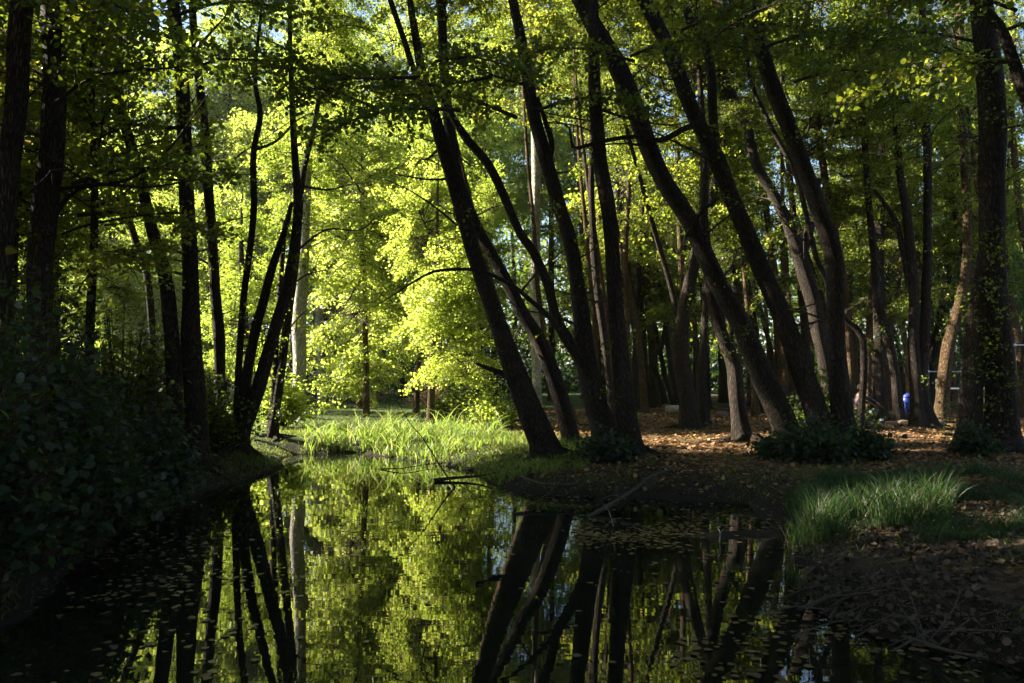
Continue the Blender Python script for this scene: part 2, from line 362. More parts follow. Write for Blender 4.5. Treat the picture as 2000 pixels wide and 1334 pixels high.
for i in range(3): CR['fall%d' % i] = crown_meshes('fall%d' % i, 300+i, 3.0, 4.6, 56, (15, -30), leafm=M_leaf_pale, keep=.85)
for i in range(3): CR['thin%d' % i] = crown_meshes('thin%d' % i, 400+i, 3.0, 4.4, 30, keep=.75, leafm=M_leaf_mid)
def add_crown(root, kind, loc, s=1.0, sz=None, rz=None):
    lm, bm_ = CR[kind]; rz = random.random()*6.28 if rz is None else rz; tx_ = random.uniform(-.3, .3); ty_ = random.uniform(-.3, .3)
    for nm, me in (('crown', lm), ('branches', bm_)):
        o = obj(nm, me, root); o.location = Vector(loc)-root.location; o.scale = (s, s, sz or s); o.rotation_euler = (tx_, ty_, rz)
def add_bough(root, a, az, el, s=1.0, near=True, leafm=None):
    lib = BO_NEAR if near else BO
    if not hasattr(add_bough, 'c'): add_bough.c = {}
    key = (near, random.randrange(3), leafm.name if leafm else '')
    if key not in add_bough.c:
        lv, lf, rn, bv, bf = lib[key[1]]
        F_ = [np.asarray(lf)]
        add_bough.c[key] = (mesh_from('bough_leaves', lv, F_, rn, [leafm or M_leaf]), mesh_from('bough_wood', bv, bf, mats=[M_branch], smooth=True))
    lm, wm = add_bough.c[key]
    wo_ = obj('bough', wm, root); wo_.location = Vector(a)-root.location; wo_.rotation_euler = rot_e(az, el); wo_.scale = (s,)*3
    lo_ = obj('foliage', lm, wo_)
def rot_e(az, el):
    return (Matrix.Rotation(az, 3, 'Z') @ Matrix.Rotation(-el, 3, 'Y')).to_euler()

# ------------------------------------------------------------------ traced trees
def stem_path(st, Y, ztop, lean=0.35):
    pts = [P(a, b, Y) for a, b, _ in st]; rad = [max(.02, c*(.43 if k_ > 1 else .38)*Y/F) for k_, (_, _, c) in enumerate(st)]
    base = pts[0]; g = gz1(base[0], base[1])
    dirn = pts[1]-pts[0]
    pts[0] = np.array((base[0], base[1], g-.15)) if abs(base[2]-g) < .5 else base
    if ztop and pts[-1][2] < ztop:
        d_ = pts[-1]-pts[-3 if len(pts) > 2 else -2]; d_ = d_/max(.05, d_[2]); d_[2] = 0
        n_ = 3; z0 = pts[-1][2]; p0 = pts[-1].copy(); r0 = rad[-1]
        for k in range(1, n_+1):
            f = k/n_; hh = (ztop-z0)*f
            pts.append(p0+np.array((d_[0]*hh*(1-.5*f), 0.15*hh*math.sin(k), hh))); rad.append(r0*(1-.75*f))
    return pts, rad
TREES = []
def tree(label, base_py, stems, limbs=(), crowns=(), bark=None, name='alder_tree', cat='tree', group=None, Y=None, ztop=17, sprigs=0, boughs=(), flare=.35, lib=None):
    """stems: lists of (px, py, width px) from the base up; limbs: the same, thinner, at the same distance (plus dy)"""
    Y = Y or YG(base_py)
    b = stems[0][0]; bp_ = P(b[0], b[1], Y); root = empty(name, (bp_[0], bp_[1], gz1(bp_[0], bp_[1])), label, cat, group)
    seed = len(TREES)*7+3; TREES.append(root); loc = np.array(root.location)
    top = None
    for si, st in enumerate(stems):
        yy = Y+(0 if si == 0 else .02)
        pts, rad = stem_path(st, yy, ztop if st[-1][1] < 330 or si == 0 else None)
        v, q, p, r = tube(np.array(pts)-loc, rad, 18 if Y < 20 else 12, .07, seed+si, flare if si == 0 or abs(st[0][1]-stems[0][0][1]) < 25 else 0, .16 if Y < 20 else .25)
        obj('trunk', mesh_from('trunk', v, q, mats=[bark or M_bark], smooth=True), root)
        if top is None: top = (pts, rad)
        if Y < 26 and si == 0:
            rr_ = np.random.RandomState(seed+77); TBr = []
            nr = rr_.randint(5, 8); rb = min(rad[0]*1.0, .22); bx_, by_ = pts[0][0], pts[0][1]
            for k_ in range(nr):
                a_ = k_/nr*6.28+rr_.normal(0, .3); L_ = rr_.uniform(.35, 1.0)*(1+rad[0]); u_ = np.array((math.cos(a_), math.sin(a_), 0)); sd__ = np.array((-u_[1], u_[0], 0))
                rp = []
                for f_ in (0.15, .55, .8, 1.0):
                    q_ = np.array((bx_, by_, 0))+u_*(rb*.55+L_*(f_-.15))+sd__*rr_.normal(0, .10)*f_
                    rp.append(q_*np.array((1,1,0))+np.array((0, 0, gz1(q_[0], q_[1])+(.16*rb/.3 if f_ < .2 else .045*(1-f_)/.5-.02))))
                TBr.append(tube(np.array(rp)-loc, [rb*.42, rb*.24, rb*.14, .02], 7, .15, seed+k_, 0, .10)[:2])
            rv_, rf_ = join(TBr); obj('roots', mesh_from('roots', rv_, rf_, mats=[bark or M_bark], smooth=True), root)
        if sprigs:
            rs = np.random.RandomState(seed+50+si); pos = []
            for _ in range(sprigs):
                i = rs.randint(3, len(p)); c = p[i]+np.array((rs.normal(0, 1), rs.normal(0, 1)-.4, rs.normal(0, .3)))*(r[i]+.10)
                pos.append(c+rs.normal(0, .11, (26, 3)))
            lv, lf = leaf_verts(np.concatenate(pos), .058, rs, HEX)
            obj('foliage', mesh_from('foliage', lv, lf, rs.rand(len(lf)), [M_leaf]), root)
    rs2 = np.random.RandomState(seed+900)
    if Y < 21 and top is not None:
        pp = np.array(top[0]); zz_ = pp[:,2]
        for k_ in range(rs2.randint(4, 8)):
            zb = rs2.uniform(2.2, 9.5)
            if zb > zz_.max()-.5: continue
            c0 = np.array([np.interp(zb, zz_, pp[:,q_]) for q_ in range(3)]); a_ = rs2.uniform(0, 6.28); L_ = rs2.uniform(.5, 2.1); dv = np.array((math.cos(a_), math.sin(a_)*.6, rs2.uniform(-.1, .7)))*L_
            pts_ = [c0, c0+dv*.35+rs2.normal(0, .06, 3), c0+dv*.7+rs2.normal(0, .10, 3), c0+dv+rs2.normal(0, .14, 3)]
            r0_ = .010+.011*L_; TB_ = [tube(np.array(pts_)-loc, [r0_, r0_*.7, r0_*.45, .003], 5, .1, seed+k_, 0, .12)[:2]]
            for _ in range(3):
                b_ = pts_[2] if rs2.rand() < .5 else pts_[1]; e_ = b_+rs2.normal(0, .28, 3)*L_*.6
                TB_.append(tube(np.array([b_, (b_+e_)/2+rs2.normal(0,.05,3), e_])-loc, [r0_*.4, r0_*.25, .002], 4, .1, seed, 0, .12)[:2])
            bv_, bf_ = join(TB_); obj('branch', mesh_from('branch', bv_, bf_, mats=[M_branch], smooth=True), root)
    for lb in limbs:
        dy = lb[0]; lp = [P(a, b_, Y+dy*(.3+.7*k/(len(lb)-2))) for k, (a, b_, _) in enumerate(lb[1:])]
        rad = [c/2*Y/F for _, _, c in lb[1:]]
        v, q, p, r = tube(np.array(lp)-loc, rad, 8, .10, seed+31, 0, .12)
        obj('limb', mesh_from('limb', v, q, mats=[bark or M_bark], smooth=True), root)
    pts = np.array(top[0])
    for cr in crowns:
        kind, zc, s = cr[:3]; off = cr[3] if len(cr) > 3 else (0, 0)
        i = np.interp(zc, pts[:,2], np.arange(len(pts))); f = i-int(i); a = pts[int(i)]; b2 = pts[min(int(i)+1, len(pts)-1)]
        c = a*(1-f)+b2*f
        add_crown(root, kind, (c[0]+off[0], c[1]+off[1], zc), s, cr[4] if len(cr) > 4 else None)
    for bo in boughs:
        px, py, yy, az, el, s = bo[:6]
        add_bough(root, P(px, py, yy), R(az), R(el), s, True)
    return root

GL = 'dark trunks on the left bank'; GC = 'leaning alders on the point'; GR = 'leaning alders on the right bank'; GB = 'trees in the shaded wood on the right'
# --- left bank
tree('thick dark furrowed trunk cut by the left edge of the photo', 0, [[(-20,960,66),(-12,700,56),(-4,560,48),(8,450,46),(20,300,46),(33,190,46),(44,0,46)]], Y=9.0, group=GL, ztop=13,
     crowns=[('broad0', 13.2, 1.0)], boughs=[(120,60,9.5,160,10,1),(40,20,9,-20,-10,.9)])
tree('second thick dark trunk from the left edge, wrapped in small leaves', 0, [[(70,960,62),(78,700,58),(80,520,54),(88,400,54),(100,300,50),(105,190,50),(108,100,46),(103,0,46)]],
     [(.3,(95,440,10),(150,370,9),(250,350,7),(330,290,5),(410,180,2)),(-.3,(85,375,9),(190,360,8),(290,365,5),(390,350,2)),(.2,(90,470,7),(170,440,5),(280,420,3),(350,415,2))],
     Y=10.2, group=GL, crowns=[('broad1', 15.2, .95)], sprigs=26, boughs=[(140,360,10.6,10,5,1),(110,200,10,-10,10,1),(150,420,10.8,30,-5,.9),(100,60,10,-20,10,1.1),(120,160,10.5,170,10,1)])
tree('slender dark trunk leaning left between the second thick trunk and the straight left trunk', 840, [[(345,850,40),(338,700,36),(332,620,32),(322,540,30),(295,440,27),(270,330,25),(245,250,23),(215,140,22),(190,70,20),(165,-20,18)]],
     Y=13.6, group=GL, crowns=[('slim0', 13.2, 1.0)], sprigs=12)
tree('thin leaning trunk behind the slender left-leaning one, half hidden by leaves', 0, [[(310,830,18),(290,560,17),(265,470,16),(235,380,15),(205,310,14),(170,230,12)]], Y=19, group=GL, ztop=14, crowns=[('slim1', 14.7, .7)])
tree('straight dark trunk with ivy specks, the tallest upright one on the left bank', 870, [[(385,880,60),(381,780,52),(374,680,44),(374,600,37),(371,520,35),(365,400,34),(362,300,33),(358,200,31),(349,90,27),(338,0,26),(335,-40,24)]],
     [(.2,(360,300,6),(300,318,5),(230,312,3),(170,318,2)),(.2,(362,352,6),(300,350,4),(255,348,2)),(.3,(356,495,5),(320,480,4),(280,490,2))],
     Y=13.8, group=GL, crowns=[('broad2', 14.2, 1.05)], sprigs=14, boughs=[(352,80,13,200,0,1.1),(352,150,12.6,-15,0,1.05),(350,130,13,190,-10,1.1),(345,250,13.2,175,-5,1),(345,30,12.5,-5,0,1.1)])
tree('narrow brown trunk just right of the tall straight dark trunk', 850, [[(436,850,28),(430,760,25),(428,660,25),(420,560,23),(415,480,23),(408,380,22),(400,260,20),(390,170,19),(381,80,18),(375,-10,17)]],
     [(.2,(412,345,5),(440,330,4),(470,300,3),(500,282,2),(570,235,1.5))], Y=17, group=GL, crowns=[('slim2', 15.0, .9)], sprigs=10)
tree('clump of three thin dark stems fanning up from one stump at the left waterline', 880,
     [[(466,890,60),(470,850,48),(487,805,38),(510,740,31),(535,650,27),(560,560,23),(575,480,21),(582,400,20),(575,300,17),(570,180,13),(566,40,9)],
      [(455,880,30),(462,820,18),(466,720,16),(475,590,15),(489,480,14),(496,400,14),(495,300,14),(508,225,13),(498,150,10),(510,20,6)],
      [(462,885,34),(474,800,25),(485,720,22),(500,640,21),(514,590,20),(532,520,18),(555,455,14),(570,395,9)]],
     [(.1,(497,293,7),(540,275,5),(580,235,3),(610,220,1.5))], Y=YG(872), group=GL, ztop=15, crowns=[('slim0', 13.7, .85)], sprigs=12)
tree('brownish twin stems rising behind the fanned three-stem clump at the water', 850,
     [[(530,860,28),(540,790,24),(552,700,20),(565,600,18),(576,520,17),(584,430,15),(592,340,14),(612,250,12)],
      [(528,850,22),(536,760,16),(538,680,15),(545,590,13),(552,500,11),(556,430,9)]], Y=YG(850), bark=M_bark, ztop=12, crowns=[('fall0', 11.2, .55)], sprigs=24)
# --- white poplar and companions
tree('pale whitish poplar trunk with a dark scar in the sunlit gap', 800, [[(578,800,40),(584,740,34),(586,690,32),(584,640,31),(588,570,28),(593,500,26),(597,400,22),(603,280,18)]],
     bark=M_bark_pale, name='poplar_tree', Y=25, ztop=13, crowns=[('fall1', 9.8, .62)])
tree('greyish twin trunk seen between pale leaves right of the white poplar', 800, [[(628,800,22),(625,700,20),(622,600,19),(622,520,17),(632,430,12)]], bark=M_bark_pale, name='poplar_tree', Y=40, ztop=13, crowns=[('fall2', 10, .9)])
# --- the point, centre
tree('big black alder leaning left from the grassy point, first large trunk right of the pond', 888,
     [[(1072,892,80),(1060,860,66),(1040,812,58),(1003,722,50),(975,640,42),(948,560,37),(925,490,37),(905,420,36),(885,350,34),(866,290,31),(850,230,27),(835,180,24),(822,130,21),(810,60,18),(798,-20,15)]],
     [(.1,(842,210,16),(812,150,13),(788,75,12),(763,0,11),(750,-40,10)),(.4,(893,440,5),(850,405,4),(800,372,3),(752,350,1.5)),(.3,(1000,735,14),(960,722,11),(930,710,5)),(.2,(880,350,6),(830,350,4),(770,340,2))],
     Y=YG(888), group=GC, crowns=[('broad3', 14.7, 1.0)], sprigs=16,
     boughs=[(880,180,12.8,170,10,1.0),(900,215,12.1,185,-12,1.1),(1010,230,12.9,172,12,1.1),(820,150,12.4,190,-16,.95),(850,120,12.9,-14,-14,.9),(740,215,12.2,168,14,.8),(960,150,13.0,150,-8,.95),(690,150,12.6,200,-10,.8)])
tree('dark trunk close behind the big leaning alder, nearly parallel to it', 876,
     [[(1122,880,46),(1103,805,38),(1087,751,36),(1066,697,34),(1046,655,33),(1021,612,30),(992,553,28),(963,500,26),(935,450,25),(905,380,24),(885,300,24),(872,200,23),(866,100,22),(862,-20,20)]],
     Y=YG(872), group=GC, crowns=[('slim1', 14.2, 1.0)], sprigs=14)
tree('tall alder leaning left with a long arching bare limb over the water', 885,
     [[(1192,892,78),(1178,835,60),(1160,780,50),(1145,700,46),(1136,620,40),(1125,540,36),(1110,460,34),(1095,410,32),(1078,350,32),(1060,290,30),(1040,215,28),(1025,120,26),(1015,60,24),(998,-20,22)]],
     [(-.2,(1142,720,24),(1118,675,22),(1087,623,20),(1070,558,20),(1040,491,18),(1015,453,17),(986,386,17),(952,319,17),(910,269,16),(880,222,13),(860,190,8)),
      (-1.2,(1130,700,14),(1108,672,12),(1083,631,11),(1052,600,10),(1033,584,9),(1000,557,8),(947,532,7),(915,526,6),(881,526,6),(845,531,5),(812,548,4),(775,572,2.5),(730,600,1)),
      (-.1,(1072,325,12),(1078,280,11),(1066,240,10),(1050,190,7))],
     Y=YG(885), group=GC, crowns=[('broad0', 14.7, 1.0)], sprigs=16, boughs=[(1040,170,14,200,0,1),(1050,215,14.5,-10,0,1)])
tree('thick dark upright trunk at the right end of the point, bent at mid height', 888,
     [[(1237,895,66),(1232,860,52),(1222,800,46),(1212,700,40),(1201,590,36),(1196,480,34),(1187,400,34),(1172,320,32),(1166,250,30),(1162,170,28),(1160,80,26),(1158,-20,24)]],
     Y=YG(888), group=GC, crowns=[('broad1', 14.7, 1.0)], sprigs=12)
tree('brown sunlit trunk standing between the two big leaning alders of the point', 825, [[(1052,830,22),(1030,760,19),(1005,690,18),(980,620,16),(955,540,14),(935,460,12)]], bark=M_bark_warm, Y=19.5, ztop=14, crowns=[('thin2', 13, .75)])
tree('reddish brown trunk glimpsed behind the alder with the arching limb', 828, [[(1130,832,18),(1112,792,16),(1083,714,14),(1062,640,12),(1050,560,11),(1045,470,10)]], bark=M_bark_warm, Y=22, ztop=14, crowns=[('thin0', 12.5, .8)])
tree('pale grey straight trunk rising between the leaning alders in the centre', 800, [[(1052,810,26),(1047,700,24),(1045,560,22),(1047,400,21),(1046,250,20),(1036,80,18),(1030,-20,17)]], bark=M_bark_pale, name='poplar_tree', Y=25, ztop=17, crowns=[('slim2', 15, 1.0)])
tree('narrow brown trunk just left of the bent upright trunk of the point', 840, [[(1196,845,24),(1190,740,18),(1177,640,17),(1166,560,16),(1158,460,15),(1155,350,14),(1158,250,13)]], bark=M_bark, Y=19.8, ztop=15, crowns=[('slim0', 13.5, .9)])
tree('thin lit trunk seen just right of the bent upright trunk at mid height', 790, [[(1232,800,16),(1228,700,14),(1224,600,13),(1222,480,12),(1228,380,10)]], bark=M_bark_warm, Y=27, ztop=12, crowns=[('thin1', 10.5, .9)])
# --- middle distance, behind the litter clearing
tree('stout tree with a flared pale foot beside the boulder in the sunlit leaf clearing', 830,
     [[(1349,838,50),(1339,760,44),(1332,700,34),(1332,640,31),(1338,590,29),(1352,530,27),(1366,470,25),(1380,420,22),(1402,330,22),(1415,210,21),(1408,100,20),(1397,-20,19)]], Y=YG(836), ztop=14, crowns=[('thin2', 10, .95)], sprigs=6, flare=.7)
tree('slimmer dark stem hugging the flared tree of the clearing on its right', 828, [[(1377,832,30),(1371,743,22),(1375,650,18),(1379,530,15),(1374,430,13)]], Y=YG(832), ztop=11, crowns=[('slim1', 8.6, .9)])
tree('reddish footed trunk leaning left alone on the leaf litter', 862,
     [[(1452,866,50),(1442,800,38),(1437,750,36),(1431,706,34),(1409,650,30),(1390,575,26),(1380,500,24),(1374,420,20),(1376,330,18)]], Y=YG(862), ztop=12, crowns=[('thin0', 10.8, .8)], sprigs=8)
tree('small thin trunk leaning left at the far edge of the sunlit clearing', 798, [[(1267,800,12),(1250,766,9),(1229,716,8),(1215,670,7)]], Y=33, ztop=6, bark=M_bark_warm, crowns=[('thin0', 6.2, .6)])
tree('thin straight trunk just right of the small leaning one at the far clearing edge', 796, [[(1276,798,18),(1265,752,13),(1261,714,12),(1257,640,11)]], Y=33, ztop=9, crowns=[('thin1', 7.8, .8)])
tree('crooked dark trunk bending left at the far clearing edge', 796, [[(1303,798,18),(1292,755,13),(1277,715,13),(1278,695,13),(1291,680,13),(1300,640,12)]], Y=33, ztop=9, crowns=[('thin2', 7.8, .8)])
tree('first of two dark leaning stems left of the flared tree', 790, [[(1318,792,14),(1303,748,11),(1292,700,11),(1280,640,10)]], Y=35, ztop=9, crowns=[('slim2', 7.8, .9)])
tree('second of two dark leaning stems, nearest the flared tree', 790, [[(1326,792,15),(1317,752,12),(1306,690,11),(1298,620,10)]], Y=34.5, ztop=10, crowns=[('slim0', 8.8, .9)])
tree('bright tan straight trunk between the flared tree and its slim neighbour', 780, [[(1364,782,10),(1362,740,9),(1358,640,9),(1356,560,8)]], Y=40, ztop=10, bark=M_bark_warm, crowns=[('thin0', 8.5, .9)])
tree('short looking orange lit trunk framed between the two big right leaning alders', 812, [[(1476,816,24),(1475,780,17),(1472,740,14),(1466,660,12)]], Y=27, ztop=9, bark=M_bark_warm, crowns=[('thin1', 8, .9)])
# --- right bank, foreground leaning alders
tree('longest leaning alder, from the top centre down to the right-hand shrub', 880,
     [[(1560,900,92),(1540,850,68),(1520,800,56),(1487,730,49),(1450,640,44),(1412,570,42),(1378,500,42),(1345,430,42),(1300,360,41),(1265,280,42),(1240,210,42),(1205,130,43),(1165,60,40),(1125,-20,37)]],
     [(-.5,(1342,462,8),(1356,435,7),(1376,407,6),(1405,386,4))], Y=YG(880), group=GR, crowns=[('broad3', 15.2, 1.0)], sprigs=12, boughs=[(1240,120,14,190,0,1),(1230,110,14,-5,5,1)])
tree('forked leaning alder with a crooked bare limb reaching left', 880,
     [[(1625,905,90),(1610,850,64),(1580,760,53),(1550,680,47),(1520,600,42),(1490,530,40),(1457,450,38),(1430,390,37),(1400,315,42),(1374,260,36),(1345,200,34),(1320,130,34),(1290,60,32),(1250,-20,30)],
      [(1412,340,22),(1398,290,23),(1392,220,22),(1389,140,22),(1376,85,21),(1350,45,20),(1325,-20,18)]],
     [(-1.0,(1370,238,13),(1335,253,12),(1290,274,11),(1250,266,9),(1195,272,8),(1142,285,7),(1118,287,6),(1112,250,4),(1085,238,3),(1050,242,1.5)),(-.9,(1165,262,4),(1140,250,3),(1112,243,2.5),(1060,240,1))], Y=YG(880)-.3, group=GR, crowns=[('broad0', 15.2, 1.0)], sprigs=14, boughs=[(1330,60,14,-10,10,1),(1400,60,14,10,0,1)])
tree('third leaning alder from the shrub, smoother and curving to vertical near its foot', 880,
     [[(1655,905,84),(1650,860,62),(1641,780,48),(1636,700,39),(1632,600,37),(1626,500,38),(1603,420,38),(1575,340,38),(1541,250,38),(1510,170,36),(1482,80,33),(1458,-10,29)]],
     Y=YG(878)-.5, group=GR, crowns=[('broad1', 15.2, 1.0)], sprigs=10, boughs=[(1500,90,13.6,0,5,1),(1550,160,13.6,-10,0,.9)])
tree('leaning trunk behind the forked alder, with a side fork at mid height', 840,
     [[(1627,850,44),(1618,762,37),(1612,706,36),(1600,650,35),(1590,597,34),(1576,545,34),(1562,500,33),(1540,440,27),(1510,378,24),(1480,327,24),(1460,252,22),(1438,201,20),(1405,134,18),(1375,60,16),(1350,-20,14)]],
     [(.1,(1562,500,24),(1575,470,20),(1590,420,14),(1600,350,8))], Y=YG(845), group=GR, crowns=[('broad2', 13.7, 1.0)], sprigs=16)
tree('very thin dark sapling trunk crossing behind the third leaning alder', 850,
     [[(1640,860,18),(1632,700,13),(1618,560,12),(1594,504,12),(1573,410,11),(1552,336,11),(1500,235,10),(1464,147,9),(1451,21,8)]], Y=17.5, group=GR, ztop=11, crowns=[('slim1', 10.6, .7)])
tree('dark crooked trunk in front of the crouching person', 845, [[(1677,860,24),(1682,800,17),(1687,725,15),(1685,660,14),(1672,640,14),(1655,628,13),(1640,600,11),(1632,540,8)]], Y=17.6, ztop=None, sprigs=6)
# --- right wood
tree('trunk with a bright sunlit upper stretch, left of the middle top of the right wood', 820, [[(1668,826,22),(1660,700,18),(1648,560,17),(1630,450,16),(1606,315,16),(1594,210,15),(1588,105,14),(1575,50,14),(1580,-20,13)]], bark=M_bark_warm, Y=22.5, group=GB, crowns=[('thin0', 11, .9)])
tree('leaning orange-tinted trunk behind the crouching person', 805, [[(1694,808,22),(1696,720,18),(1700,620,16),(1706,540,15),(1716,440,13)]], bark=M_bark_warm, Y=26, group=GB, ztop=12, crowns=[('thin0', 9.5, .9)])
tree('trunk leaning right and away, just behind the person, beside the orange-tinted one', 800, [[(1704,804,18),(1722,720,14),(1738,650,12),(1752,580,10)]], bark=M_bark_warm, Y=28, group=GB, ztop=8, crowns=[('thin1', 7.5, .8)])
tree('pale streaked trunk leaning left just left of the blue bag', 832, [[(1758,836,40),(1754,800,30),(1747,725,23),(1731,650,20),(1713,575,17),(1706,483,16),(1695,378,15),(1690,294,14),(1680,126,13),(1674,-20,12)]], Y=YG(832), group=GB, crowns=[('slim2', 10.5, 1.0)], sprigs=5)
tree('two brown trunks joined at the foot, right of the blue bag', 840,
     [[(1800,838,52),(1792,790,34),(1784,669,26),(1786,600,23),(1780,500,21),(1768,400,18),(1757,336,16),(1749,210,15),(1733,147,14),(1731,-20,13)],
      [(1818,838,50),(1806,790,32),(1800,730,27),(1806,650,22),(1810,520,20),(1812,336,18),(1804,168,17),(1800,-20,15)]],
     [(.1,(1775,560,13),(1762,483,12),(1745,424,10),(1707,370,6))], Y=YG(838), group=GB, flare=.8, crowns=[('thin2', 11.5, .95)], sprigs=12)
tree('golden lit trunk leaning right behind the low metal bar', 822, [[(1836,826,46),(1840,781,32),(1851,687,27),(1873,594,23),(1889,500,20),(1888,378,18),(1880,252,17),(1876,84,16),(1873,-20,15)]], bark=M_bark_warm, Y=YG(828), group=GB, crowns=[('thin0', 11, 1.0)], sprigs=6)
tree('dim thick trunk leaning right behind the joined brown pair', 800, [[(1812,806,28),(1828,680,24),(1842,600,22),(1853,500,20),(1862,420,14)]], Y=30, group=GB, ztop=10, crowns=[('thin0', 9, .9)])
tree('massive furrowed trunk near the right edge, its left twin fused at mid height', 885,
     [[(1965,895,104),(1960,850,78),(1953,740,64),(1945,612,56),(1937,500,54),(1938,378,52),(1938,252,56),(1930,126,56),(1915,-20,48)],
      [(1888,890,80),(1892,840,56),(1898,740,46),(1906,640,40),(1918,540,34),(1928,450,26)]],
     Y=YG(885), group=GR, crowns=[('thin1', 12.5, 1.1)], sprigs=34, flare=.35, boughs=[(1900,80,14,180,0,1.1),(1960,60,13,-20,0,1)])
tree('dark trunk slanting in from the top right corner', 0, [[(2130,960,44),(2085,560,34),(2035,300,30),(2003,190,28),(1974,105,26),(1950,50,24),(1900,-5,21),(1860,-60,18)]], Y=9.5, group=GR, ztop=11, crowns=[('thin2', 10.8, .9)], boughs=[(1990,120,9.2,170,-10,.9),(1985,20,9,200,-5,.9)])
tree('lit tan trunk cut by the right edge behind the high bar', 810, [[(2000,815,24),(1998,760,18),(2004,680,16),(2016,560,14),(1990,400,14),(1975,200,13),(1980,60,12)]], bark=M_bark_warm, Y=26, group=GB, crowns=[('thin0', 10.5, 1.0)])
print('traced trees', len(TREES))

# ------------------------------------------------------------------ generic background trees
def plain_tree(x, y, h, kind, zc, s, label, group, r=.16, bark=None, name='alder_tree', cat='tree', lean=0.0, share={}):
    root = empty(name, (x, y, gz1(x, y)), label, cat, group)
    key = (round(h/3), round(lean, 1), round(r, 2), (bark or M_bark).name)
    if key not in share:
        pts = [(0,0,-.2),(lean*.3,.02,h*.2),(lean*1.1,.1,h*.45),(lean*1.9,-.05,h*.7),(lean*2.3,.1,h)]
        v, q, _, _ = tube(pts, [r*1.25, r, r*.85, r*.6, r*.15], 10, .07, int(h*10)+int(lean*7), .5, .35)
        share[key] = mesh_from('trunk', v, q, mats=[bark or M_bark], smooth=True)
    obj('trunk', share[key], root)
    add_crown(root, kind, (x+lean*1.5, y, zc), s)
    return root
rs = random.Random(5)
# the sunlit screen beyond the pond, hanging low over the reeds
gs = 'sunlit trees overhanging the far bank'
for i, (x, Y, zc, s, lab) in enumerate([
    (-4.7, 25.8, 6.0, .98, 'brightest low tree hanging over the reeds left of centre'),
    (-2.3, 22.6, 4.9, .72, 'bright tree hanging to the reeds under the arching bare limb'),
    (-3.4, 28.2, 7.4, .95, 'dappled sunlit tree just left of the big leaning alder'),
    (-6.2, 32.5, 9.0, 1.15, 'tall pale sunlit tree high behind the drooping one'),
    (-1.5, 32.0, 7.6, .9, 'half-lit tree behind the centre trunks'),
    (-3.6, 36.5, 11., 1.4, 'hazy tall tree at the back of the sunlit opening'),
    (-7.6, 41.0, 9.5, 1.4, 'yellow-green tree glowing far behind the three-stem clump'),
    (-16.5, 42.0, 8.5, 1.3, 'backlit bright tree far behind the narrow brown trunk')]):
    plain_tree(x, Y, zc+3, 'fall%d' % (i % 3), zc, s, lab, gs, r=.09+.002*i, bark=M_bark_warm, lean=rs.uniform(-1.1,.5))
    r0 = bpy.data.objects[gs and C.objects[-1].parent.name]
    add_crown(r0, 'fall%d' % ((i+1) % 3), (x+rs.uniform(-1.6,1.6), Y+rs.uniform(-.8,.8), zc+rs.uniform(-.6,1.6)), s*.72)
# left background screen
for i, (x, Y, zc, s) in enumerate([(-9.6,16.6,9.0,.85),(-12.2,17.6,12.5,.95),(-15.8,44,20,1.5),(-13.2,41,11,1.15),(-12.6,46,17.5,1.3),(-10.5,44,13,1.1),(-19,37,6.5,1.1),(-15.2,38.5,6.5,1.1),(-22.5,36,6.2,1.1),(-15.5,36,5.5,.9),(-10.0,30.0,5.2,.72),(-12.4,17.6,3.4,.65),(-15.5,20.0,3.6,.65),(-11,45,16,1.4),(-17,50,16,1.6),(-6,44,16,1.4),(-1,46,17,1.4),(-25,52,13,1.4),(4,44,15,1.3),(-8,49,19,1.6),(-14,52,19,1.6),(-2,50,19,1.6),(-19,44,15,1.3),(2,40,16,1.2),(-22,47,17,1.5),(-28,50,15,1.5),(-19,44,7,1.2),(-21,43,6.5,1.2),(-25,42,7,1.2),(-29,45,7,1.3),(-34,46,7,1.3),(-16,50,9,1.4),(-10,52,10,1.5)]):
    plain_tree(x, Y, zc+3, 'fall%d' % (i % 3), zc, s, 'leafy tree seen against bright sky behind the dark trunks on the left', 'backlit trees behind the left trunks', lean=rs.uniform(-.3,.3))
# right and centre wood
k = 0
for Y in (26.5, 30, 34, 38, 43, 49):
    x = 7.0 if Y < 28 else 0.5
    while x < Y*.72:
        x += rs.uniform(3.4, 5.4) if Y < 34 else rs.uniform(3.8, 5.8)
        yy = Y+rs.uniform(-1.4, 1.4); px = 1000+x/yy*F
        zc = rs.uniform(7.2, 9.5)
        plain_tree(x, yy, zc+4, random.choice(['thin0','thin1','thin2']), zc, rs.uniform(.8, 1.1), 'slender trunk among the many in the dim wood behind the right-hand trees', 'dim wood trees on the right', r=rs.uniform(.12,.2),
                   bark=M_bark if rs.random() < .6 else M_bark_warm, lean=round(rs.uniform(-.9,.4), 1)); k += 1
for i in range(48):
    Y = rs.uniform(28, 50) if i < 34 else rs.uniform(23.5, 36); px = rs.uniform(1130, 1990)
    plain_tree((px-1000)/F*Y, Y, 15, 'slim%d' % (i % 3), 15, .5, 'slender trunk among the many in the dim wood behind the right-hand trees', 'dim wood trees on the right', r=rs.uniform(.06,.12),
               bark=M_bark if rs.random() < .35 else M_bark_warm, lean=round(rs.uniform(-1.3,.5), 1))
for x, Y, zc in ((10.6, 28.5, 12), (13.2, 31, 14)):
    plain_tree(x, Y, 16, 'thin1', zc, 1.05, 'slender trunk among the many in the dim wood behind the right-hand trees', 'dim wood trees on the right', r=.14, lean=-.4)
print('background trees', k)
plain_tree(-6.7, 12.6, 9, 'thin1', 6.4, .78, 'small dark-leaved tree filling the gap right of the second thick trunk', None, r=.07)
plain_tree(-8.6, 13.6, 9, 'thin2', 6.8, .8, 'small dark-leaved tree in the gap between the two thick left trunks', None, r=.07)
